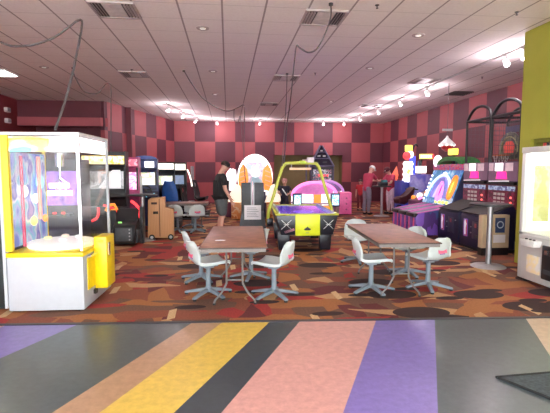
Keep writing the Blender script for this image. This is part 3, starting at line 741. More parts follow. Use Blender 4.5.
# wooden cart
t = thing('wooden_cart', 'plywood box cart with cut-out handles and a white-hubbed caster', 'cart', (-1.55, 10.15, 0), R(4))
MB().prism([(-.29, .06), (.29, .03), (.29, .70), (.10, .74), (.10, .98), (-.22, .96), (-.27, .92)], .30, XZ(.15), bev=.008).build('box', PLY, t)
MB().b2(-.03, -.01, -.163, -.15, .08, .95).build('corner_seam', mat('dark_wood', (.16, .07, .03), .7), t)
for (x0, x1, z0, z1) in ((-.20, -.07, .82, .87), (-.16, -.05, .60, .66)): MB().b2(x0, x1, -.162, -.148, z0, z1, bev=.005).build('handle_hole', mat('hole_dark', (.03, .015, .01), .8), t)
for x in (-.2, .22):
    w_ = MB().cyl((x, -.13, .065), (x, -.17, .065), .065, seg=20).build('wheel', RUBBER, t)
    MB().cyl((x, -.165, .065), (x, -.178, .065), .035, seg=16).build('hub', WHITE, w_)
for x in (-.2, .22):
    w_ = MB().cyl((x, .13, .065), (x, .17, .065), .065, seg=20).build('wheel', RUBBER, t)

# ------------------------------------------------------------------ people
def skin_mesh(name, pts, edges, radii, m, parent, root=0, sub=2):
    me = bpy.data.meshes.new(name); me.from_pydata([tuple(p) for p in pts], edges, [])
    o = bpy.data.objects.new(name, me); C.objects.link(o)
    md = o.modifiers.new('s', 'SKIN'); md.use_smooth_shade = True
    sv = me.skin_vertices[0].data
    for i, r in enumerate(radii):
        sv[i].radius = r if hasattr(r, '__len__') else (r, r); sv[i].use_root = (i == root)
    s = o.modifiers.new('u', 'SUBSURF'); s.levels = sub; s.render_levels = sub
    dg = bpy.context.evaluated_depsgraph_get(); dg.update()
    new = bpy.data.meshes.new_from_object(o.evaluated_get(dg)); new.name = name
    bpy.data.objects.remove(o); bpy.data.meshes.remove(me)
    new.materials.clear(); new.materials.append(m)
    for p in new.polygons: p.use_smooth = True
    q = bpy.data.objects.new(name, new); C.objects.link(q); q.parent = parent
    return q

SKIN = mat('skin', (.62, .34, .26), .55, var=.06)
def person(label, loc, rz, h, shirt, pants, hair, shorts=False, cap=None, bow=.0, lean=.0, larm=None, rarm=None, girth=1.0, stripe=None, shoes=None):
    """faces local +Y; arms given as (elbow, wrist) offsets from the shoulder"""
    k = h/1.75
    t = thing('person', label, 'person', loc, rz)
    def ln(p):   # lean forward about the hips
        p = Vector(p)
        if p.z > .95:
            d = p.z-.95; a = lean*min(1, d/.3)
            return Vector((p.x, p.y+math.sin(a)*d, .95+math.cos(a)*d))
        return p
    pts, ed, rad = [], [], []
    def V(p, r, link=None, raw=False):
        pts.append((p if raw else ln(p))*k); rad.append(r*k if not hasattr(r, '__len__') else (r[0]*k, r[1]*k))
        if link is not None: ed.append((link, len(pts)-1))
        return len(pts)-1
    g = girth
    pel = V((0, 0, .95), .125*g); sp = V((0, 0, 1.10), .118*g, pel); ch = V((0, -.01, 1.28), .128*g, sp); nk0 = V((0, -.02, 1.44), .07, ch)
    nk = V((0, .0, 1.52), .055, nk0)
    def hd(p):
        p = Vector(p); c = Vector((0, 0, 1.53)); d = p-c
        return ln((d.x, c.y+d.y*math.cos(bow)+d.z*math.sin(bow), c.z-d.y*math.sin(bow)+d.z*math.cos(bow)))
    h1 = V(hd((0, .02, 1.58)), .075, nk, True); h2 = V(hd((0, .03, 1.645)), .092, h1, True); h3 = V(hd((0, .015, 1.71)), .075, h2, True)
    V(hd((0, .125, 1.625)), .014, h2, True)                       # nose
    for s in (-1, 1): V(hd((s*.093, .01, 1.63)), .014, h2, True)  # ears
    for i in range(3): rad[i] *= .86
    ends = {}
    for s, arm in ((-1, larm), (1, rarm)):
        sh = V((s*.175*g, -.02, 1.41), .062, ch)
        S = pts[sh]/k
        e_, w_ = arm or ((s*.05, -.03, -.29), (s*.06, .05, -.54))
        el = V(S+Vector(e_), .045, sh, True); mid = V(S+(Vector(e_)+Vector(w_))/2, .041, el, True); wr = V(S+Vector(w_), .030, mid, True)
        dirv = (Vector(w_)-Vector(e_)).normalized()
        side = dirv.cross(Vector((1, 0, 0))); side = side.normalized() if side.length > .2 else Vector((0, 1, 0))
        nrm = dirv.cross(side).normalized()
        pm = V(S+Vector(w_)+dirv*.055, (.036, .022), wr, True)
        W_ = S+Vector(w_)
        for j, (off, ll) in enumerate(((-.027, .065), (-.009, .075), (.009, .07), (.027, .055))):
            a1 = V(W_+dirv*.10+side*off, .0095, pm, True); V(W_+dirv*(.10+ll*.5)+side*off*1.1-nrm*.008*s, .009, a1, True); V(W_+dirv*(.10+ll*.9)+side*off-nrm*.03*s, .008, len(pts)-1, True)
        th = V(W_+dirv*.05+side*-.045, .012, wr, True); V(W_+dirv*.09+side*-.06, .010, th, True)
        ends[s] = (sh, el)
    legs = {}
    for s in (-1, 1):
        hp = V((s*.075*g, 0, .88), .068*g, pel); kn = V((s*.095, .02, .49), .055, hp); cf = V((s*.10, -.02, .33), .057, kn); an = V((s*.10, -.02, .09), .036, cf)
        V((s*.11, .07, .045), .036, an); V((s*.115, .15, .035), .028, len(pts)-1); legs[s] = (hp, kn, cf, an)
    skin_mesh('body', pts, ed, rad, SKIN, t, pel)
    # shirt
    P2, E2, R2 = [], [], []
    def A(p, r, l=None):
        P2.append(Vector(p)); R2.append(r*k)
        if l is not None: E2.append((l, len(P2)-1))
        return len(P2)-1
    a = A(pts[pel]+Vector((0, 0, -.15*k)), .140*g); a = A(pts[pel], .145*g, a); b_ = A(pts[sp], .142*g, a); c_ = A(pts[ch], .148*g, b_); A(pts[nk0], .085, c_)
    for s in (-1, 1):
        sh, el = ends[s]
        d_ = A(pts[sh], .082, c_); A(pts[sh].lerp(pts[el], .5), .072, d_); A(pts[sh].lerp(pts[el], .78), .066, len(P2)-1)
    so = skin_mesh('shirt', P2, E2, R2, shirt, t, 2)
    if stripe:
        MB().box(pts[ch]+Vector((0, .14*k*g, -.03)), (.04*k, .02, .30*k), ry=.6).build('stripe', stripe, so)
    P2, E2, R2 = [], [], []
    a = A(pts[pel]+Vector((0, 0, .10*k)), .135*g); a = A(pts[pel]+Vector((0, 0, -.04*k)), .14*g, a)
    for s in (-1, 1):
        hp, kn, cf, an = legs[s]
        q = A(pts[hp], .112*g, a)
        if shorts: A(pts[hp].lerp(pts[kn], .6), .115, q); A(pts[hp].lerp(pts[kn], 1.05), .11, len(P2)-1)
        else: q = A(pts[kn], .075, q); q = A(pts[cf], .068, q); A(pts[an], .058, q)
    skin_mesh('shorts' if shorts else 'trousers', P2, E2, R2, pants, t, 1)
    for s in (-1, 1):
        an = pts[legs[s][3]]
        MB().sph((an.x+s*.008, an.y+.075*k, .045*k), (.052*k, .135*k, .045*k), 14).build('shoe', shoes or RUBBER, t)
    # head details
    hc = hd((0, .02, 1.655))*k
    Mh = Matrix.Translation(hc) @ Matrix.Rotation(-bow-lean, 4, 'X')
    if cap:
        m = MB(); prof = [(.103*k, .015*k), (.105*k, .05*k), (.09*k, .085*k), (.05*k, .108*k), (.001, .115*k)]
        m.lathe(prof, (0, 0, 0), 20, Mh)
        c_ = m.build('cap', cap, t)
        MB().prism([(-.075*k, .07*k), (.075*k, .07*k), (.07*k, .14*k), (.035*k, .175*k), (-.035*k, .175*k), (-.07*k, .14*k)], .012*k, Mh @ Matrix.Translation((0, 0, .016*k))).build('brim', cap, c_)
        MB().sph((0, .093*k, .058*k), (.028*k, .012*k, .022*k), 10, Mh).build('badge', PAPER, c_)
    m = MB(); prof = [(.098*k, -.01*k), (.103*k, .03*k), (.092*k, .07*k), (.055*k, .098*k), (.001, .107*k)]
    m.lathe(prof, (0, -.012*k, 0), 18, Mh); m.build('hair', hair, t)
    m = MB()
    for s in (-1, 1): m.sph((s*.035*k, .088*k, -.005*k), (.013*k, .008*k, .009*k), 8, Mh)
    m.build('eyes', mat('eye_dark', (.05, .04, .04), .3), t)
    MB().sph((0, .09*k, -.065*k), (.028*k, .008*k, .008*k), 8, Mh).build('mouth', mat('lip', (.45, .16, .15), .5), t)
    return t
BROWNH = mat('brown_hair', (.06, .035, .025), .7); GREYH = mat('white_hair', (.9, .9, .9), .7)
person('man in black cap, black T-shirt and grey shorts standing with head bowed', (-.17, 10.35, 0), R(-78), 1.82, mat('black_cotton', (.013, .013, .015), .85), mat('grey_shorts', (.085, .095, .10), .85), BROWNH, shorts=True,
       cap=mat('black_cap', (.01, .01, .011), .8), bow=.45, lean=.05, girth=1.42, rarm=((.03, .04, -.30), (.01, .16, -.52)), larm=((-.03, .04, -.30), (-.02, .14, -.52)))
person('child in a dark top with a white stripe behind the air hockey table', (1.65, 12.5, 0), R(170), 1.36, mat('navy_cotton', (.015, .012, .03), .8), mat('dark_trousers', (.02, .02, .03), .8), mat('pinkish_hair', (.45, .2, .2), .7),
       stripe=PAPER, bow=.25, larm=((-.06, .12, -.2), (.02, .3, -.24)), rarm=((.06, .12, -.2), (-.02, .3, -.24)))
person('person in red shirt, grey trousers and white cap leaning on the distant bar table', (4.95, 14.95, 0), R(-60), 1.78, mat('red_cotton', (.42, .04, .09), .8), mat('grey_trousers', (.22, .2, .26), .85), GREYH, cap=mat('white_cap', (.95, .93, .9), .7),
       bow=.3, lean=.28, larm=((-.02, .2, -.2), (.05, .42, -.2)), rarm=((.02, .2, -.2), (-.05, .42, -.2)))
person('person in pink red shirt and dark cap right of the distant bar table', (5.86, 15.05, 0), R(115), 1.72, mat('pink_cotton', (.6, .06, .13), .8), mat('pale_pink_trousers', (.75, .58, .68), .8), BROWNH, cap=mat('maroon_cap', (.10, .02, .03), .8),
       bow=.55, lean=.15, larm=((-.03, .15, -.24), (.03, .36, -.30)), rarm=((.03, .15, -.24), (-.03, .36, -.30)))
person('small child in red standing alone by the back wall, left of the adults', (5.22, 16.6, 0), R(165), 1.22, mat('bright_red_cotton', (.5, .03, .04), .8), mat('dark_red_trousers', (.16, .03, .04), .8), BROWNH)

# ------------------------------------------------------------------ carnival wheel and kiosk
t = thing('carnival_wheel_game', 'large game with a round white lit ring, orange side figures and lit skirts', 'arcade machine', (.88, 14.0, 0))
ring = [(.50*math.cos(a), .0, 1.36+.68*math.sin(a)) for a in [2*PI*k/40 for k in range(40)]]
MB().tube(ring, .075, 10, closed=True).build('ring_light', LITW, t)
MB().prism(arc(0, 1.36, .48, 0, 2*PI, 36, .64)[:-1], .05, XZ(.12)).build('back_disc', art('wheel_face', [(.35, .5, .62), (.6, .66, .75), (.62, .5, .68), (.3, .38, .5), (.75, .75, .85)], 5, emit=.35), t)
MB().prism(arc(0, 1.86, .36, 0, PI, 16, .14), .03, XZ(.05)).build('top_panel', LITW, t)
MB().tube([(-.2, 0, 1.83), (-.08, 0, 1.80), (.05, 0, 1.84), (.2, 0, 1.80)], .02, 6, smooth=4).build('lettering_swirl', LITP, t)
for s in (-1, 1):
    o = MB().prism([(s*.52, .9), (s*.30, .95), (s*.22, 1.3), (s*.26, 1.62), (s*.40, 1.80), (s*.50, 1.62), (s*.55, 1.3)], .10, XZ(-.02)).build('orange_figure', LITO, t)
    m = MB()
    for z in (1.1, 1.25, 1.4, 1.55): m.box((s*.40, -.13, z), (.18, .02, .03), ry=s*.35)
    m.build('stripes', mat('cream_print', (.8, .6, .4), .5), o)
MB().prism([(-.12, .8), (.12, .8), (.16, 1.2), (.08, 1.42), (-.08, 1.42), (-.16, 1.2)], .10, XZ(-.05)).build('centre_column', mat('ice_blue', (.35, .5, .6), .4, emit=.35), t)
MB().sph((0, -.16, 1.52), .15, 16).build('globe', LITW, t)
for s in (-1, 1):
    MB().prism([(s*.30, .55), (s*.92, .58), (s*.86, .78), (s*.62, 1.15), (s*.50, 1.1)], .08, XZ(-.05)).build('lit_skirt', mat('lit_cream', (1, .86, .70), .4, emit=.95), t)
    MB().b2(s*.35, s*.78, -.25, .3, .03, .56, bev=.01).build('pedestal', art('orange_cream', [(.75, .3, .08), (.8, .5, .25), (.6, .2, .06)], 6), t)
MB().b2(-.34, .34, -.1, .3, .03, .9).build('cabinet_base', mat('dark_violet', (.05, .03, .09), .5), t)
t = thing('lit_panel_game', 'bright white lit game panel beside the man in the cap', 'arcade machine', (.08, 14.5, 0), R(10)); t.scale = (.85, 1, 1)
MB().prism([(-.22, .95), (.14, .9), (.24, 1.3), (.20, 1.6), (.02, 1.68), (-.14, 1.52), (-.24, 1.25)], .1, XZ(0)).build('lit_panel', mat('lit_rosy_white', (1, .88, .9), .4, emit=1.5), t)
MB().b2(-.2, .3, -.1, .4, .03, .92, bev=.02).build('body', mat('plum', (.16, .03, .08), .5), t)
MB().prism([(.16, .85), (.34, .9), (.36, 1.15), (.22, 1.1)], .06, XZ(-.08)).build('violet_flap', mat('violet_print', (.3, .25, .6), .5, emit=.3), t)

t = thing('grey_kiosk', 'charcoal double kiosk with a white paper notice behind the left table', 'kiosk', (.625, 11.0, 0), R(-3))
for s in (-1, 1): MB().b2(s*.045, s*.29, 0, .35, .55, 1.27, bev=.008).build('tower', CHAR, t)
MB().b2(-.045, .045, .02, .33, .5, 1.22).build('steel_channel', STEEL, t)
MB().cyl((0, -.01, .72), (0, -.01, 1.30), .02).build('post_pink_reflection', mat('steel_pink_reflection', (.7, .5, .55), .25, .6), t)  # steel post, the pink reflection on it put into its colour
MB().prism([(-.29, .55), (.29, .55), (.33, .16), (.36, .06), (-.36, .06), (-.33, .16)], .36, XZ(.35), bev=.01).build('lower_apron', CHAR, t)
MB().lathe([(.38, 0), (.40, .02), (.34, .07), (.001, .075)], (0, .15, 0), 24).build('foot_skirt', mat('grey_skirt', (.35, .34, .35), .35, .4), t)
o = MB().b2(-.215, .215, -.028, -.02, .33, .70).build('paper_notice', PAPER, t)
m = MB()
for i in range(6): m.b2(-.15, .15-.03*(i % 3), -.031, -.028, .40+.045*i, .412+.045*i)
m.build('printed_lines', INK, o)

# ------------------------------------------------------------------ air hockey
t = thing('air_hockey_table', 'air hockey table with a neon yellow arch, yellow front panel and blue playing surface', 'air hockey table', (1.50, 8.05, 0), R(-3))
hw, hl = .60, 2.28
HBODY = mat('hockey_black', (.012, .014, .025), .3)
NEON = mat('neon_yellow', (.70, .78, .02), .4, var=.05, emit=.1)
NEONT = mat('neon_yellow_frame', (.50, .54, .05), .4, var=.05)
MB().prism([(-hw, .74), (hw, .74), (hw-.10, .36), (-hw+.10, .36)], hl, Matrix.Translation((0, hl, 0)) @ Matrix.Rotation(PI/2, 4, 'X'), bev=.012).build('body', HBODY, t)
FIELD = art('hockey_field', [(.05, .04, .75), (.07, .05, .85), (.16, .06, .85), (.06, .04, .8)], .8, emit=1.0, rough=.16, const=False)
FIELD.node_tree.nodes['Principled BSDF'].inputs['Coat Weight'].default_value = 1; FIELD.node_tree.nodes['Principled BSDF'].inputs['Coat Roughness'].default_value = .12
MB().b2(-hw+.05, hw-.05, .05, hl-.05, .735, .748).build('playing_surface', FIELD, t)
MB().tube([(0, .46, .750), (.14, .5, .750), (.2, .62, .750), (.14, .74, .750), (0, .78, .750), (-.14, .74, .750), (-.2, .62, .750), (-.14, .5, .750)], .012, 6, smooth=3, closed=True).build('face_off_circle', mat('field_violet', (.4, .2, .7), .3), t)
m = MB()
for x0, x1, y0_, y1_ in ((-hw-.01, -hw+.06, 0, hl), (hw-.06, hw+.01, 0, hl), (-hw, hw, -.01, .05), (-hw, hw, hl-.05, hl+.01)): m.b2(x0, x1, y0_, y1_, .735, .768, bev=.010)
m.build('rail', NEONT, t)
MB().b2(-hw+.06, -hw+.085, .06, hl-.06, .745, .79).b2(hw-.085, hw-.06, .06, hl-.06, .745, .79).build('inner_rail', mat('pale_rail', (.6, .7, .6), .3), t)
o = MB().b2(-.23, .24, -.035, 0, .35, .75, bev=.006).build('yellow_panel', NEON, t)
MB().prism([(-.055, .455), (.055, .455), (.065, .48), (.03, .50), (.0, .525), (-.03, .50), (-.065, .48)], .006, XZ(-.035)).build('black_emblem', BLACK, o)
MB().b2(-.03, .03, -.04, -.034, .40, .41).build('emblem_line', INK, o)
m = MB()
for s, cx in ((-1, -.40), (1, .41)):
    for a in (.75, -.75, 0):
        m.box((cx, -.004+.0, .56), (.26 if a else .10, .008, .008), ry=a)
m.build('star_streaks', mat('white_print', (.8, .82, .85), .5), t)
MB().box((-.34, .01, .44), (.20, .02, .05), ry=-.3).build('pink_flash', mat('pink_flash', (.8, .35, .45), .4), t)
for x, y in ((-.42, .45), (.42, .45), (-.42, hl-.4), (.42, hl-.4)):
    MB().prism([(-.10, 0), (.10, 0), (.13, .37), (-.13, .37)], .16, XZ(y+.08, x), bev=.008).build('leg', HBODY, t)
ya = 1.12
MB().tube([(-.70, ya, .42), (-.69, ya, .70), (-.60, ya, 1.0), (-.42, ya, 1.58), (-.36, ya, 1.70), (-.27, ya, 1.745), (.27, ya, 1.745), (.36, ya, 1.70), (.42, ya, 1.58), (.60, ya, 1.0), (.69, ya, .70), (.70, ya, .42)], .034, 10, smooth=3).build('arch', NEONT, t)
for s in (-1, 1): MB().b2(s*.60, s*.73, ya-.06, ya+.06, .40, .56, bev=.01).build('arch_bracket', HBODY, t)
o = MB().b2(-.24, .22, ya-.05, ya+.05, 1.60, 1.65, bev=.008).build('score_bar', mat('tan_lamp_bar', (.75, .5, .3), .4, emit=.25), t)
MB().cyl((-.2, ya, 1.65), (-.2, ya, 1.73), .01).cyl((.18, ya, 1.65), (.18, ya, 1.73), .01).build('hanger', STEEL, o)
MB().b2(-.03, .10, ya-.06, ya+.06, 1.74, 1.80, bev=.01).build('arch_joint', mat('yellow_green_joint', (.5, .7, .05), .4), t)
MB().b2(.14, .28, ya-.05, ya+.05, 1.76, 1.87, bev=.01).build('scoreboard_box', mat('pale_box', (.7, .62, .64), .5), t)

# pink domed coin machines
def dome_machine(label, loc, Rr, arch_m, can_m, panels, screens, base_m):
    t = thing('domed_coin_machine', label, 'arcade machine', loc)
    MB().lathe([(Rr*.93, .05), (Rr*.95, .45), (Rr, .48), (Rr, .52), (.001, .52)], (0, 0, 0), 32).build('base', base_m, t)
    pts = [(Rr*.98*math.cos(a), -.25, .72+.46*math.sin(a)) for a in [PI*k/24 for k in range(25)]]
    MB().tube(pts, .055, 10).build('arch_lamp', arch_m, t)
    MB().lathe([(Rr*.90, .70), (Rr*.86, .88), (Rr*.66, 1.05), (Rr*.38, 1.13), (.001, 1.15)], (0, 0, 0), 32).build('canopy', can_m, t)
    for k in range(9):
        a = PI+PI*(k+.5)/9
        M = Matrix.Translation((Rr*.94*math.cos(a), Rr*.94*math.sin(a), .62)) @ Matrix.Rotation(a+PI/2, 4, 'Z')
        MB().box((0, 0, 0), (Rr*.30, .04, .36), M=M).build('window_panel', panels[k % len(panels)], t)
    for x in screens:
        o = MB().b2(x-.15, x+.15, -Rr-.05, -Rr+.08, .40, .84, bev=.02).build('blue_screen', mat('screen_frame', (.03, .06, .14), .4), t)
        MB().b2(x-.11, x+.11, -Rr-.065, -Rr-.05, .45, .79).build('screen_glow', art('ice_screen', [(.3, .75, 1), (.75, .95, 1), (.2, .55, .95), (.85, 1, 1)], 9, emit=1.4), o)
    return t
BLUSH = mat('lit_blush', (1, .82, .90), .4, emit=1.5)
t = dome_machine('round coin machine with a pink lit dome, white panels and two blue screens', (2.92, 14.6, 0), .78, LITP, mat('mauve_canopy', (.5, .15, .42), .35, emit=.45, ecol=(.8, .2, .6)),
                 [LITW, BLUSH, LITW2, BLUSH, LITO], (-.68, .58), mat('lavender_laminate', (.35, .25, .45), .4))
MB().b2(.18, .46, -.82, -.72, .22, .42).build('amber_panel', LITO, t)
MB().b2(-.5, .12, -.84, -.74, .28, .40).build('lit_ledge', LITW2, t)
dome_machine('second domed coin machine with a dimmer purple dome behind the pink one', (3.72, 16.4, 0), .70, mat('dim_violet_arch', (.6, .3, .7), .4, emit=.5), mat('purple_canopy', (.25, .15, .4), .35, emit=.15),
             [mat('grey_violet', (.45, .4, .5), .4, emit=.3), BLUSH], (), mat('lavender_laminate', (.35, .25, .45), .4))
t = thing('pink_side_cabinet', 'pink sided low cabinet at the right end of the domed coin machine', 'arcade machine', (4.10, 15.0, 0), R(-8))
MB().b2(-.15, .28, -.1, .6, .03, .80, bev=.01).build('body', mat('hot_pink_side', (.7, .12, .32), .4, emit=.15), t)
MB().b2(-.28, -.15, -.1, .6, .03, .82, bev=.01).build('tan_edge', mat('tan_edge', (.45, .3, .25), .5), t)
m = MB()
for z in (.2, .4, .6): m.cyl((.1, -.115, z), (.1, -.1, z), .03)
m.build('bolts', mat('plum_bolt', (.3, .04, .15), .4), t)

# dark pyramid tower
t = thing('pyramid_tower_game', 'dark tower game with a pointed pyramid frame top in front of the doorway', 'arcade machine', (3.91, 17.9, 0), R(-6))
MB().b2(-.46, .46, -.4, .4, .03, 1.72, bev=.01).build('body', mat('tower_black', (.02, .02, .035), .4), t)
FRM = mat('blue_steel_frame', (.16, .16, .24), .35, .5)
m = MB(); a = [(-.48, -.42, 1.76), (.48, -.42, 1.76), (.48, .42, 1.76), (-.48, .42, 1.76)]
for i in range(4): m.cyl(a[i], a[(i+1) % 4], .035, seg=8).cyl(a[i], (a[i][0]*.08, a[i][1]*.08, 2.62), .035, seg=8)
for f in (.35, .65):
    r_ = [Vector(p).lerp(Vector((0, 0, 2.65)), f) for p in a]
    for i in range(4): m.cyl(r_[i], r_[(i+1) % 4], .025, seg=8)
m.cyl((-.46, -.42, .1), (-.46, -.42, 1.76), .035, seg=8).cyl((.46, -.42, .1), (.46, -.42, 1.76), .035, seg=8)
m.build('frame', FRM, t)
MB().lathe([(.60, 1.78), (.03, 2.60), (.001, 2.6)], (0, 0, 0), 4, Matrix.Rotation(PI/4, 4, 'Z')).build('pyramid_panel', mat('pyramid_dark', (.012, .012, .03), .4), t)
for (x, z, w_, mm) in ((-.12, 2.18, .12, STEEL), (.10, 2.18, .12, STEEL), (0, 2.40, .1, STEEL), (-.2, 1.9, .14, CHAR), (.12, 1.92, .16, CHAR)):
    MB().box((x, -.42+(z-1.76)*.42, z), (w_, .05, .06)).build('lamp_bar', mm, t)
TWA = art('tower_screen', [(.02, .02, .04), (.35, .12, .16), (.05, .05, .1), (.5, .45, .5), (.03, .03, .05)], 6, emit=.35)
MB().b2(-.38, .38, -.43, -.4, .95, 1.62).build('screen', TWA, t)
for x in (-.12, .08, .22): MB().cyl((x, -.44, 1.38), (x, -.42, 1.38), .045, seg=10).build('red_lamp', LITR, t)
o = MB().b2(-.16, .16, -.1, .1, 0, .2).build('white_topper', mat('pale_topper', (.75, .68, .7), .5), t, loc=(-.62, 0, 1.85))
MB().cyl((-.62, 0, 0), (-.62, 0, 1.86), .03).build('topper_pole', FRM, t)

# ------------------------------------------------------------------ right: basketball games
def make_bball():
    t = thing('basketball_game', 'x', 'arcade machine', group='basketball hoop games')
    MB().prism([(0, .05), (.62, .05), (.62, .88), (.55, .90), (.02, .70), (0, .66)], .88, YZ(-.44), bev=.012).build('base_cabinet', DKBLUE, t)
    MB().prism([(.0, .715), (.56, .915), (.56, .925), (.0, .73)], .84, YZ(-.42)).build('ball_ramp', RUBBER, t)
    MB().b2(-.46, .46, .02, 1.68, .0, .06).build('plinth', BLACK, t)
    o = MB().box((-.22, -.006, .42), (.15, .012, .36), bev=.004).build('emblem', mat('emblem_violet', (.25, .12, .5), .4, emit=.25), t)
    MB().box((-.19, -.014, .42), (.07, .008, .33)).build('emblem_red', mat('emblem_red', (.6, .05, .12), .4), o)
    MB().prism([(-.235, .28), (-.19, .28), (-.195, .42), (-.17, .50), (-.20, .55), (-.225, .59), (-.25, .54), (-.25, .44)], .006, XZ(-.018)).build('white_figure', mat('emblem_white', (.85, .8, .9), .4, emit=.3), o)
    o = MB().box((.15, -.005, .40), (.26, .014, .34), bev=.004).build('coin_door', mat('coin_door', (.025, .025, .06), .35), t)
    MB().box((.15, -.016, .50), (.06, .012, .08)).build('coin_slot', mat('coin_red', (.3, .06, .08), .4), o)
    MB().box((.18, -.016, .29), (.12, .012, .05)).build('coin_return', CHAR, o)
    m = MB()
    for x, z in ((-.02, .46), (-.02, .34), (.34, .52)): m.cyl((x, -.02, z), (x, 0, z), .012, seg=8)
    m.build('lock_studs', STEEL, t)
    # red display panel
    MB().b2(-.46, .46, .60, .68, .84, 1.30).build('display_case', mat('wine_panel', (.16, .015, .035), .35), t)
    MB().b2(-.42, .42, .585, .60, 1.19, 1.28).build('header_strip', art('blue_header', [(.15, .18, .35), (.3, .4, .6), (.5, .6, .75), (.12, .12, .3)], 9, emit=.45), t)
    MB().b2(-.42, .42, .585, .60, .88, 1.17).build('red_display', art('red_display', [(.14, .012, .035), (.20, .02, .06), (.08, .01, .025), (.22, .02, .07)], 5, emit=.3), t)
    m = MB()
    for i in range(3):
        for j in range(3): m.b2(-.22+.13*i, -.13+.13*i, .575, .585, .92+.085*j, .97+.085*j)
    m.build('score_digits', mat('digit_grey', (.5, .45, .42), .5, emit=.3), t)
    for z in (.96, 1.06): MB().sph((.33, .575, z), .022, 10).build('red_lamp', mat('lit_coral', (1, .12, .1), .4, emit=3), t)
    # light panel
    MB().b2(-.46, .46, .60, .70, 1.38, 1.76).build('light_panel', mat('mauve_panel', (.16, .09, .15), .4, emit=.15, ecol=(.6, .3, .45)), t)
    for x, w_, mm in ((-.36, .13, mat('dim_lamp', (.6, .45, .5), .4, emit=.6)), (-.1, .24, LITW), (.22, .22, mat('dim_lamp', (.6, .45, .5), .4, emit=.6))): MB().b2(x-w_/2, x+w_/2, .585, .60, 1.58, 1.74).build('square_lamp', mm, t)
    MB().prism([(-.18, 1.42), (.16, 1.42), (.12, 1.57), (-.14, 1.57)], .015, XZ(.60)).build('magenta_lamp', LITHOT, t)
    MB().b2(-.44, .44, .55, .62, 1.31, 1.36).build('dark_ledge', BLACK, t)
    MB().box((-.05, .56, 1.375), (.62, .03, .022), ry=-.03).build('white_bar', mat('white_bar', (.9, .88, .88), .4, emit=.6), t)
    # cage
    FR = mat('cage_black', (.018, .017, .02), .45)
    for x in (-.45, .45):
        MB().cyl((x, .64, .88), (x, .64, 2.70), .028, seg=10).build('front_post', FR, t)
        MB().cyl((x, 1.64, .05), (x, 1.64, 2.70), .028, seg=10).build('rear_post', FR, t)
        MB().cyl((x, .64, 2.70), (x, 1.64, 2.70), .024, seg=8).build('top_rail', FR, t)
        MB().b2(x-.012, x+.012, .68, 1.68, .05, 1.35).build('side_panel', DKBLUE, t)
    MB().cyl((-.45, .64, 2.70), (.45, .64, 2.70), .034, seg=10).build('cross_beam', FR, t)
    MB().cyl((-.45, 1.64, 2.70), (.45, 1.64, 2.70), .024, seg=8).build('cross_beam', FR, t)
    for y in (.64, 1.64):
        MB().tube([(-.45, y, 2.68), (-.40, y, 2.78), (-.22, y, 2.94), (0, y, 2.99), (.22, y, 2.96), (.40, y, 2.86), (.45, y, 2.70)], .032, 8, smooth=4).build('arch_top', FR, t)
    m = MB()
    NW = .004
    for x in (-.45, .45):
        for i in range(12): m.box((x, 1.14, 1.42+.1*i), (NW, 1.0, NW))
        for i in range(9): m.box((x, .74+.1*i, 2.0), (NW, NW, 1.24))
    for i in range(12): m.box((0, 1.64, 1.42+.1*i), (.9, NW, NW))
    for i in range(8): m.box((-.35+.1*i, 1.64, 2.0), (NW, NW, 1.24))
    for i in range(9): m.box((0, .70+.1*i, 2.63), (.9, NW, NW))
    m.build('netting', mat('net_grey', (.10, .08, .10), .7), t)
    # backboard and hoop
    MB().prism([(-.36, 1.84), (.36, 1.84), (.36, 2.18), (.30, 2.32), (.16, 2.42), (0, 2.45), (-.16, 2.42), (-.30, 2.32), (-.36, 2.18)], .03, XZ(1.42), bev=.006).build('backboard', art('backboard_art', [(.05, .05, .06), (.16, .17, .10), (.10, .10, .09), (.2, .2, .13)], 4), t)
    MB().prism([(-.16, 1.98), (.16, 1.98), (.18, 2.14), (.1, 2.24), (-.1, 2.24), (-.18, 2.14)], .012, XZ(1.39)).build('red_target', mat('target_red', (.65, .06, .05), .4, emit=.35), t)
    MB().tube([(.3*x, 1.38, z) for x, z in arc(0, 2.0, 1.0, 0, PI, 14, .34)], .012, 6).build('target_arch', mat('arch_olive', (.35, .33, .16), .5), t)
    hp = [(.17*math.cos(a_), 1.20+.17*math.sin(a_), 1.93) for a_ in [2*PI*k/24 for k in range(24)]]
    o = MB().tube(hp, .012, 8, closed=True).build('hoop', mat('hoop_orange', (.8, .2, .04), .4), t)
    m = MB()
    for k in range(12):
        a_ = 2*PI*k/12; m.cyl((.17*math.cos(a_), 1.20+.17*math.sin(a_), 1.93), (.10*math.cos(a_+.26), 1.20+.10*math.sin(a_+.26), 1.72), .004, seg=5)
    m.build('hoop_net', PAPER, o)
    MB().b2(-.45, .45, 1.60, 1.66, .05, 1.8).build('rear_panel', mat('rear_navy', (.03, .03, .08), .5), t)
    MB().b2(-.40, .40, 1.55, 1.58, 2.45, 2.60).build('upper_panel', mat('upper_navy', (.05, .05, .12), .5), t)
    return t
bb = make_bball(); bb.location = (4.88, 8.12, 0); bb.rotation_euler = (0, 0, -PI/2)
bb['label'] = 'basketball hoop game nearest the yellow-green wall, with the taller looking cage'
dup(bb, (4.88, 9.08, 0), -PI/2, 'basketball hoop game farther from the camera, its caged front left of the other')
# balls in the ramps
BALL = mat('ball_orange', (.55, .18, .05), .6)
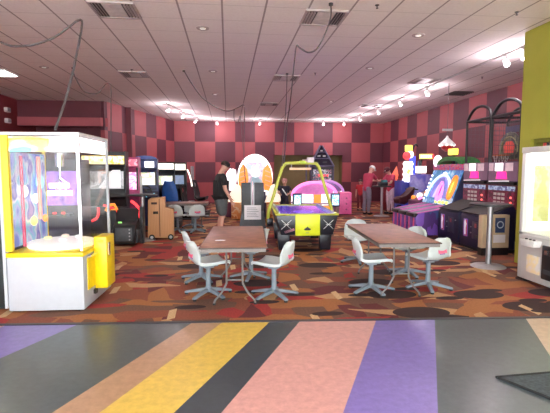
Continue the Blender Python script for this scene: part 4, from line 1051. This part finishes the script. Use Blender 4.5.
# beige board on the near side
t = thing('beige_panel_box', 'beige panel box with dark blue emblem and white sheet beside the near basketball game', 'box', (4.98, 7.52, 0))
MB().b2(-.27, .27, -.03, .10, .14, .76, bev=.008).build('panel', mat('beige_laminate', (.62, .50, .32), .5, var=.05), t)
MB().b2(-.27, .27, -.02, .10, 0, .14).build('black_base', BLACK, t)
o = MB().b2(-.02, .17, -.042, -.03, .43, .71).build('blue_emblem', mat('emblem_navy', (.04, .07, .17), .4), t)
MB().tube([(x, -.045, z) for x, z in arc(.075, .58, .06, 0, 2*PI, 16)[:-1]], .010, 6, closed=True).build('emblem_ring', mat('pale_blue', (.55, .65, .75), .4), o)
MB().b2(-.05, .19, -.04, -.03, .24, .39).build('white_sheet', PAPER, t)
MB().box((-.02, -.034, .40), (.05, .01, .28), ry=.15).build('tape_strip', mat('tape_tan', (.7, .58, .4), .5), t)

# blue lit redemption game
t = thing('blue_lit_game', 'bright blue lit game with pink and orange lamps left of the basketball games', 'arcade machine', (5.36, 10.6, 0), -PI/2)
MB().prism([(.10, .03), (1.4, .03), (1.4, 1.60), (.33, 1.60), (.0, .70), (.0, .5)], 1.55, YZ(-.78), bev=.012).build('body', mat('ink_blue', (.03, .035, .10), .4), t)
tilt = math.atan2(.33, .90)
Mf = Matrix.Translation((0, .155, 1.15)) @ Matrix.Rotation(-tilt, 4, 'X')
BLUEF = art('blue_face', [(.02, .12, .25), (.05, .22, .42), (.14, .38, .62), (.04, .12, .45), (.10, .35, .50), (.45, .6, .85)], 3.2, emit=.75, const=False)
MB().box((0, -.02, 0), (1.48, .03, .92), M=Mf).build('lit_face', BLUEF, t)
def face_arc(cx, cz, rx_, rz_, a0, a1, n=24): return [Mf @ Vector((cx+rx_*math.cos(a0+(a1-a0)*k/n), -.06, cz+rz_*math.sin(a0+(a1-a0)*k/n))) for k in range(n+1)]
MB().tube(face_arc(-.02, -.30, .56, .62, PI, .15), .035, 8).build('white_arch', mat('lit_ice', (.7, .85, 1), .4, emit=1.1), t)
MB().tube(face_arc(.08, -.30, .34, .50, PI, 0), .075, 8).build('violet_arch', mat('lit_violet', (.22, .22, .62), .4, emit=.7), t)
MB().tube(face_arc(.08, -.30, .24, .38, PI, 0), .03, 8).build('pale_arch', mat('lit_lilac', (.6, .55, .85), .4, emit=.8), t)
for (x, z, rx_, rz_, mm, nm) in ((.10, -.10, .10, .26, LITP, 'pink_lamp'), (.60, .0, .09, .28, LITO, 'orange_lamp')):
    o = MB().tube(face_arc(x, z, rx_, rz_, 0, 2*PI)[:-1], .045, 8, closed=True).build(nm, mm, t)
    MB().sph((x, -.05, z), (rx_*.6, .03, rz_*.7), 14, Mf).build('inner_lamp', LITY if nm == 'orange_lamp' else LITHOT, o)
MB().sph((.02, -.06, .34), .06, 12, Mf).build('star_lamp', LITW, t)
for k in range(7): MB().sph((-.68, -.05, -.36+.11*k), .028, 8, Mf).build('edge_bulb', LITW2, t)
for k in range(4): MB().sph((.05+.18*k, -.05, -.40), .04, 10, Mf).build('lower_bulb', LITY, t)
MB().b2(-.70, .70, -.10, .05, .58, .68, bev=.02).build('control_ledge', mat('violet_ledge', (.2, .1, .35), .4), t)
MB().b2(-.78, .78, .28, .5, 1.60, 1.75, bev=.01).build('red_marquee', art('confetti', [(.5, .04, .1), (.7, .1, .2), (.3, .05, .3), (.6, .25, .1), (.1, .1, .4)], 16, emit=.45), t)
o = MB().sph((0, 0, 0), (.12, .12, .17), 16).build('dome_lamp', LITW, t, loc=(-.64, .34, 1.83))
MB().prism(arc(0, 0, .62, 0, PI, 20, .20)+arc(0, 0, .5, PI, 0, 20, .10), .5, XZ(.75, .10, 1.74)).build('green_canopy', mat('green_canopy', (.04, .25, .06), .45, emit=.05), t)
MB().b2(.02, .34, .26, .38, 1.98, 2.14, bev=.02).build('yellow_box_lamp', LITY, t)
MB().b2(.15, .22, .30, .36, 1.75, 1.98).build('lamp_post', BLACK, t)
PV = art('violet_panels', [(.08, .04, .3), (.2, .08, .4), (.4, .1, .3)], 5, emit=.3)
for k in range(5): MB().box((-.6+.3*k, -.012, .3), (.22, .02, .4)).build('lower_panel', PV, t)

# hanging saucer topper
px = at(447, 144, 11.0)
t = thing('saucer_lamp', 'white and red saucer shaped lamp hanging above the green canopy', 'hanging lamp', (px.x, px.y, px.z)); t.scale = (.85, .85, 1)
MB().lathe([(.02, .22), (.05, .16), (.12, .10), (.22, .02), (.25, -.02), (.20, -.05), (.001, -.04)], (0, 0, 0), 24).build('saucer', mat('saucer_white', (.75, .72, .72), .35, emit=.35), t)
MB().lathe([(.19, -.05), (.15, -.14), (.05, -.20), (.001, -.2)], (0, 0, 0), 20).build('red_belly', REDP, t)
m = MB()
for k in range(9): a = 2*PI*k/9; m.sph((.22*math.cos(a), .22*math.sin(a), -.03), .035, 8)
m.build('rim_lights', LITW, t)
MB().cyl((0, 0, .2), (0, 0, H-px.z), .008, seg=6).build('cord', CABLE, t)
MB().b2(-.16, .16, -.03, .03, .34, .40).build('hanger_bar', mat('hanger_grey', (.5, .48, .5), .4), t)

# low glowing lane consoles
def make_lane():
    t = thing('lane_console', 'x', 'arcade machine', group='low pink striped lane consoles')
    MB().prism([(0, .04), (.9, .04), (.9, .70), (.06, .56), (0, .48)], .46, YZ(-.23), bev=.012).build('body', art('lane_body', [(.05, .05, .22), (.16, .07, .38), (.07, .03, .15), (.05, .08, .2)], 3.5, emit=.15, stretch=(1, 1, .3)), t)
    MB().prism([(.05, .565), (.9, .71), (.9, .725), (.05, .58)], .07, YZ(-.22)).prism([(.05, .565), (.9, .71), (.9, .725), (.05, .58)], .07, YZ(.15)).build('pink_stripes', mat('lit_rose', (.50, .12, .36), .4, emit=.4), t)
    MB().prism([(.05, .56), (.9, .70), (.9, .712), (.05, .572)], .28, YZ(-.14)).build('lane_top', mat('lane_blue', (.035, .07, .13), .3), t)
    MB().b2(-.22, .22, -.05, .12, .48, .57, bev=.02).build('black_cap', BLACK, t)
    for x in (-.13, .13): MB().b2(x-.03, x+.03, -.014, 0, .1, .46).build('front_stripe', mat('lit_coral_stripe', (.5, .07, .18), .4, emit=.3), t)
    return t
ln0 = make_lane(); ln0.location = (4.42, 9.95, 0); ln0.rotation_euler = (0, 0, -PI/2); ln0['label'] = 'low pink striped lane console nearest the basketball games'
dup(ln0, (4.44, 10.5, 0), -PI/2, 'low pink striped lane console in the middle of three')
dup(ln0, (4.47, 11.05, 0), -PI/2, 'low pink striped lane console farthest from the camera')

# tower with lit jagged figure column
q = at(408, 165, 13.5)
t = thing('lit_column_game', 'tall game topped by a jagged white lit column with a red ball and yellow cap', 'arcade machine', (q.x, q.y, 0))
MB().b2(-.25, .3, -.1, .5, .03, 1.25, bev=.02).build('body', mat('blue_violet', (.04, .05, .30), .4, emit=.08), t)
jag = []
for i in range(9): jag.append((-.14-.045*(i % 2), 1.2+.085*i))
for i in range(9): jag.append((.10+.045*(i % 2), 1.88-.085*i))
MB().prism(jag, .10, XZ(0), bev=.0).build('jagged_column', LITW, t)
MB().b2(.13, .26, .02, .2, 1.2, 2.05).build('blue_backing', LITB, t)
m = MB().box((-.02, -.11, 1.55), (.10, .02, .16), ry=.5).box((.03, -.11, 1.42), (.12, .02, .05), ry=-.4).build('yellow_figure', LITY, t)
MB().sph((-.07, -.06, 2.06), .13, 14).build('red_ball', LITR, t); MB().sph((.05, -.03, 2.10), .12, 14).build('white_ball', LITW2, t)
MB().b2(-.10, .11, -.08, .06, 2.2, 2.40, bev=.02).build('yellow_cap', LITY, t)
MB().tube([(.12, 0, 2.2), (.2, 0, 2.38), (.26, 0, 2.42), (.31, 0, 2.36)], .03, 8, smooth=4).build('hook', BLACK, t)
# ride-on bike in front of it
q = at(403, 190, 12.7)
t = thing('ride_on_bike', 'dark ride-on bike game with a blue lit base in front of the white lit column', 'arcade machine', (q.x+.06, q.y, 0), R(-62)); t.scale = (.66, .66, .80)
MB().b2(-.3, .3, -.5, .5, .02, .22, bev=.03).build('platform', mat('blue_platform', (.03, .05, .25), .4, emit=.1), t)
MB().prism([(-.55, .75), (-.2, .68), (.15, .78), (.42, 1.08), (.58, 1.30), (.46, 1.36), (.2, 1.12), (-.1, .98), (-.45, 1.0), (-.62, .92)], .34, YZ(-.17), bev=.04).build('bike_body', mat('maroon_black', (.05, .010, .016), .5), t)
MB().b2(-.13, .13, -.3, .25, .2, .75, bev=.04).build('blue_fairing', mat('fairing_blue', (.04, .06, .45), .35, emit=.45), t)
MB().cyl((-.36, .48, 1.26), (.36, .48, 1.26), .025).build('handlebar', BLACK, t)
for y in (-.34, .36):
    MB().cyl((-.06, y, .42), (.06, y, .42), .26, seg=24).build('wheel', RUBBER, t)
# purple cabinet with white screen behind the bike
q = at(419, 185, 13.0)
t = thing('violet_game', 'violet game cabinet with a small white screen and a yellow sign above', 'arcade machine', (q.x+.02, q.y, 0), R(-18))
MB().b2(-.28, .38, 0, .7, .03, 1.46, bev=.02).build('body', art('violet_body', [(.08, .07, .35), (.16, .12, .45), (.3, .25, .6), (.12, .1, .5)], 2.5, emit=.25, const=False), t)
MB().b2(-.13, .19, -.02, .06, 1.50, 1.72, bev=.01).build('white_screen', LITW, t)
MB().b2(-.05, .05, .06, .3, 1.4, 1.9).build('screen_mast', BLACK, t)
o = MB().b2(-.02, .36, .0, .1, 1.95, 2.10, bev=.01).build('yellow_sign', LITY, t)
m = MB()
for k in range(5): m.b2(.01+.07*k, .055+.07*k, -.008, 0, 1.98, 2.07)
m.build('sign_letters', LITW2, o)
MB().cyl((.40, .05, 2.03), (.34, .05, 2.03), .07, seg=14).build('red_end', LITR, t)
MB().cyl((.05, .15, 1.85), (.05, .08, 1.98), .03).build('sign_mast', BLACK, t)
q = at(396, 200, 12.0)
t = thing('orange_lit_console', 'small console with orange pink and white lamps below the ride-on bike', 'arcade machine', (q.x+.45, 11.85, 0), -PI/2)
MB().prism([(0, .03), (.8, .03), (.8, 1.0), (.5, 1.0), (0, .72)], .7, YZ(-.35), bev=.015).build('body', mat('plum_console', (.14, .03, .10), .4), t)
for (x, y, z, r, mm) in ((-.2, .1, .80, .07, LITO), (0, .2, .86, .09, LITW2), (.2, .12, .80, .07, LITP), (.1, .35, .95, .06, LITO)): MB().sph((x, y, z), r, 12).build('lamp', mm, t)
MB().b2(-.3, .3, -.012, 0, .2, .6).build('front_art', art('plum_art', [(.5, .1, .1), (.2, .05, .25), (.6, .25, .1), (.1, .05, .2)], 6, emit=.3), t)
# glowing red spots on the back right
t = thing('red_glow_game', 'red and orange lit game panel behind the people in red', 'arcade machine', (6.35, 16.2, 0), R(-30))
MB().b2(-.35, .35, 0, .5, .03, 1.25, bev=.02).build('body', mat('dark_red_body', (.2, .02, .03), .4), t)
MB().prism([(-.2, 1.0), (.15, 1.0), (.25, 1.4), (.18, 1.75), (.02, 1.45), (-.15, 1.4)], .06, XZ(0)).build('flame_panel', mat('flame_glow', (1, .18, .10), .4, emit=.9), t)

# ------------------------------------------------------------------ right: white crane machine
t = thing('white_crane_machine', 'white glass-fronted crane machine at the right edge, cut by the frame', 'arcade machine', (4.2, 5.16, 0), -PI/2)
hw = .62; dp = .70
MB().b2(-hw, hw, 0, dp, .05, .68, bev=.012).build('base', mat('white_panel', (.56, .56, .545), .4, var=.02), t)
for x in (-hw+.08, hw-.08):
    for y in (.08, dp-.08): MB().cyl((x, y, 0), (x, y, .06), .03).build('foot', RUBBER, t)
WF = mat('white_frame_paint', (.72, .73, .71), .35, var=.02)
for x in (-hw+.035, hw-.035):
    for y in (.03, dp-.03): MB().b2(x-.035, x+.035, y-.03, y+.03, .68, 1.88, bev=.006).build('post', WF, t)
MB().b2(-hw-.005, hw+.005, -.01, dp+.01, 1.84, 1.92, bev=.008).build('roof', WF, t)
MB().b2(-hw, hw, 0, dp, .68, .72).build('deck', WF, t)
MB().b2(-hw+.07, hw-.07, .06, dp-.06, 1.80, 1.84).build('interior_light', LITW, t)
MB().b2(-hw+.06, hw-.06, dp-.05, dp-.03, .72, 1.82).build('back_panel', art('crane_back', [(.95, .95, .9), (.9, .95, .8), (.6, .75, .35), (1, 1, .95), (.95, .9, .9), (1, 1, 1)], 2.5, emit=.5, const=False), t)
MB().b2(-hw+.06, hw-.06, .012, .018, .72, 1.84).build('front_glass', CLEAR, t)
MB().b2(hw-.016, hw-.01, .06, dp-.06, .72, 1.84).build('side_glass', CLEAR, t)
MB().b2(-hw+.01, -hw+.03, .06, dp-.05, .72, 1.82).build('side_panel', art('crane_side', [(.85, .86, .84), (.95, .95, .95), (.9, .92, .86), (.95, .95, .92)], 2.0, emit=.4, const=False), t)
MB().b2(-hw+.03, -hw+.036, .18, .42, .86, 1.66).build('green_poster', art('poster', [(.42, .48, .18), (.55, .60, .28), (.62, .66, .42), (.5, .5, .22)], 4, const=False), t)
MB().b2(-.30, .20, .30, .5, .72, 1.1, bev=.02).build('prize_stand', mat('lime_stand', (.7, .8, .35), .5, emit=.4), t)
for (x, z, c) in ((-.4, 1.45, LITP), (-.42, 1.2, LITY)): MB().sph((x, .5, z), (.06, .03, .08), 12).build('wall_sticker', c, t)
o = MB().prism([(-.44, .64), (-.14, .64), (-.17, .55), (-.40, .55)], .12, XZ(.0), bev=.01).build('control_tray', mat('tray_white', (.75, .75, .72), .4), t)
m = MB()
for x in (-.36, -.28, -.21): m.cyl((x, -.07, .64), (x, -.07, .655), .018, seg=10)
m.build('buttons', BLACK, o)
MB().b2(-.42, -.16, -.012, .0, .17, .42, bev=.004).build('prize_flap', art('flap', [(.85, .75, .65), (.9, .85, .8), (.95, .8, .45), (.85, .8, .75)], 5, rough=.25, const=False), t)
o = MB().b2(-.11, .14, -.03, 0, .14, .60, bev=.015).build('coin_door', BLACK, t)
MB().b2(-.06, .0, -.036, -.03, .48, .54).build('coin_slot', CHROME, o)
MB().b2(.03, .09, -.036, -.03, .48, .54).build('coin_slot', CHROME, o)
MB().b2(-.06, .09, -.036, -.03, .22, .28).build('coin_return', CHAR, o)

# small white fixtures high on the left wall
for z, lb in ((3.45, 'small white fixture high on the dark red left wall, upper of two'), (3.12, 'small white fixture high on the dark red left wall, lower of two')):
    o = MB().b2(0, .10, -.12, .12, -.07, .07, bev=.015).build('wall_fixture', mat('fixture_white', (.7, .62, .64), .5), loc=(-6.8, 14.3, z)); tag(o, lb, 'fitting')
    MB().b2(.10, .105, -.09, .09, -.05, .05).build('grille', GREYM, o)

# ------------------------------------------------------------------ light
wd = bpy.data.worlds.new('daylight'); sc.world = wd; wd.use_nodes = True
bg = wd.node_tree.nodes['Background']; bg.inputs['Color'].default_value = (.93, .97, 1, 1); bg.inputs['Strength'].default_value = 9
S = bpy.data.lights.new('sun', 'SUN'); S.energy = 40; S.angle = R(2)
so = bpy.data.objects.new('sun', S); C.objects.link(so); so.rotation_euler = (R(-32), 0, R(15))     # high behind the building, on the forecourt only
for (x, y) in ((-.38, 7.23), (-.32, 10.26), (3.23, 7.2), (3.19, 9.58), (-.36, 13.3), (3.42, 14.22), (-4.04, 10.28)):
    L = bpy.data.lights.new('can_lamp', 'SPOT'); L.energy = 90; L.spot_size = R(120); L.spot_blend = .8; L.shadow_soft_size = .07; L.color = (1, .92, .86)
    lo = bpy.data.objects.new('can_lamp', L); lo.location = (x, y, H-.03); C.objects.link(lo)

# ------------------------------------------------------------------ camera
cam = bpy.data.cameras.new('camera'); co = bpy.data.objects.new('camera', cam); C.objects.link(co)
cam.sensor_fit = 'HORIZONTAL'; cam.sensor_width = 36; cam.lens = F/550*36; cam.clip_start = .05; cam.clip_end = 200
co.location = (0, 0, EYE); co.rotation_euler = (PI/2-PITCH, 0, -YAW)
sc.camera = co
vs = sc.view_settings
sc.display_settings.display_device = 'sRGB'
vs.view_transform = 'Standard'; vs.look = 'None'; vs.gamma = 1; vs.use_curve_mapping = False; vs.exposure = .38
cy = sc.cycles
cy.use_denoising = True; cy.max_bounces = 8; cy.diffuse_bounces = 5; cy.transparent_max_bounces = 12; cy.sample_clamp_indirect = 6; cy.caustics_reflective = False; cy.caustics_refractive = False
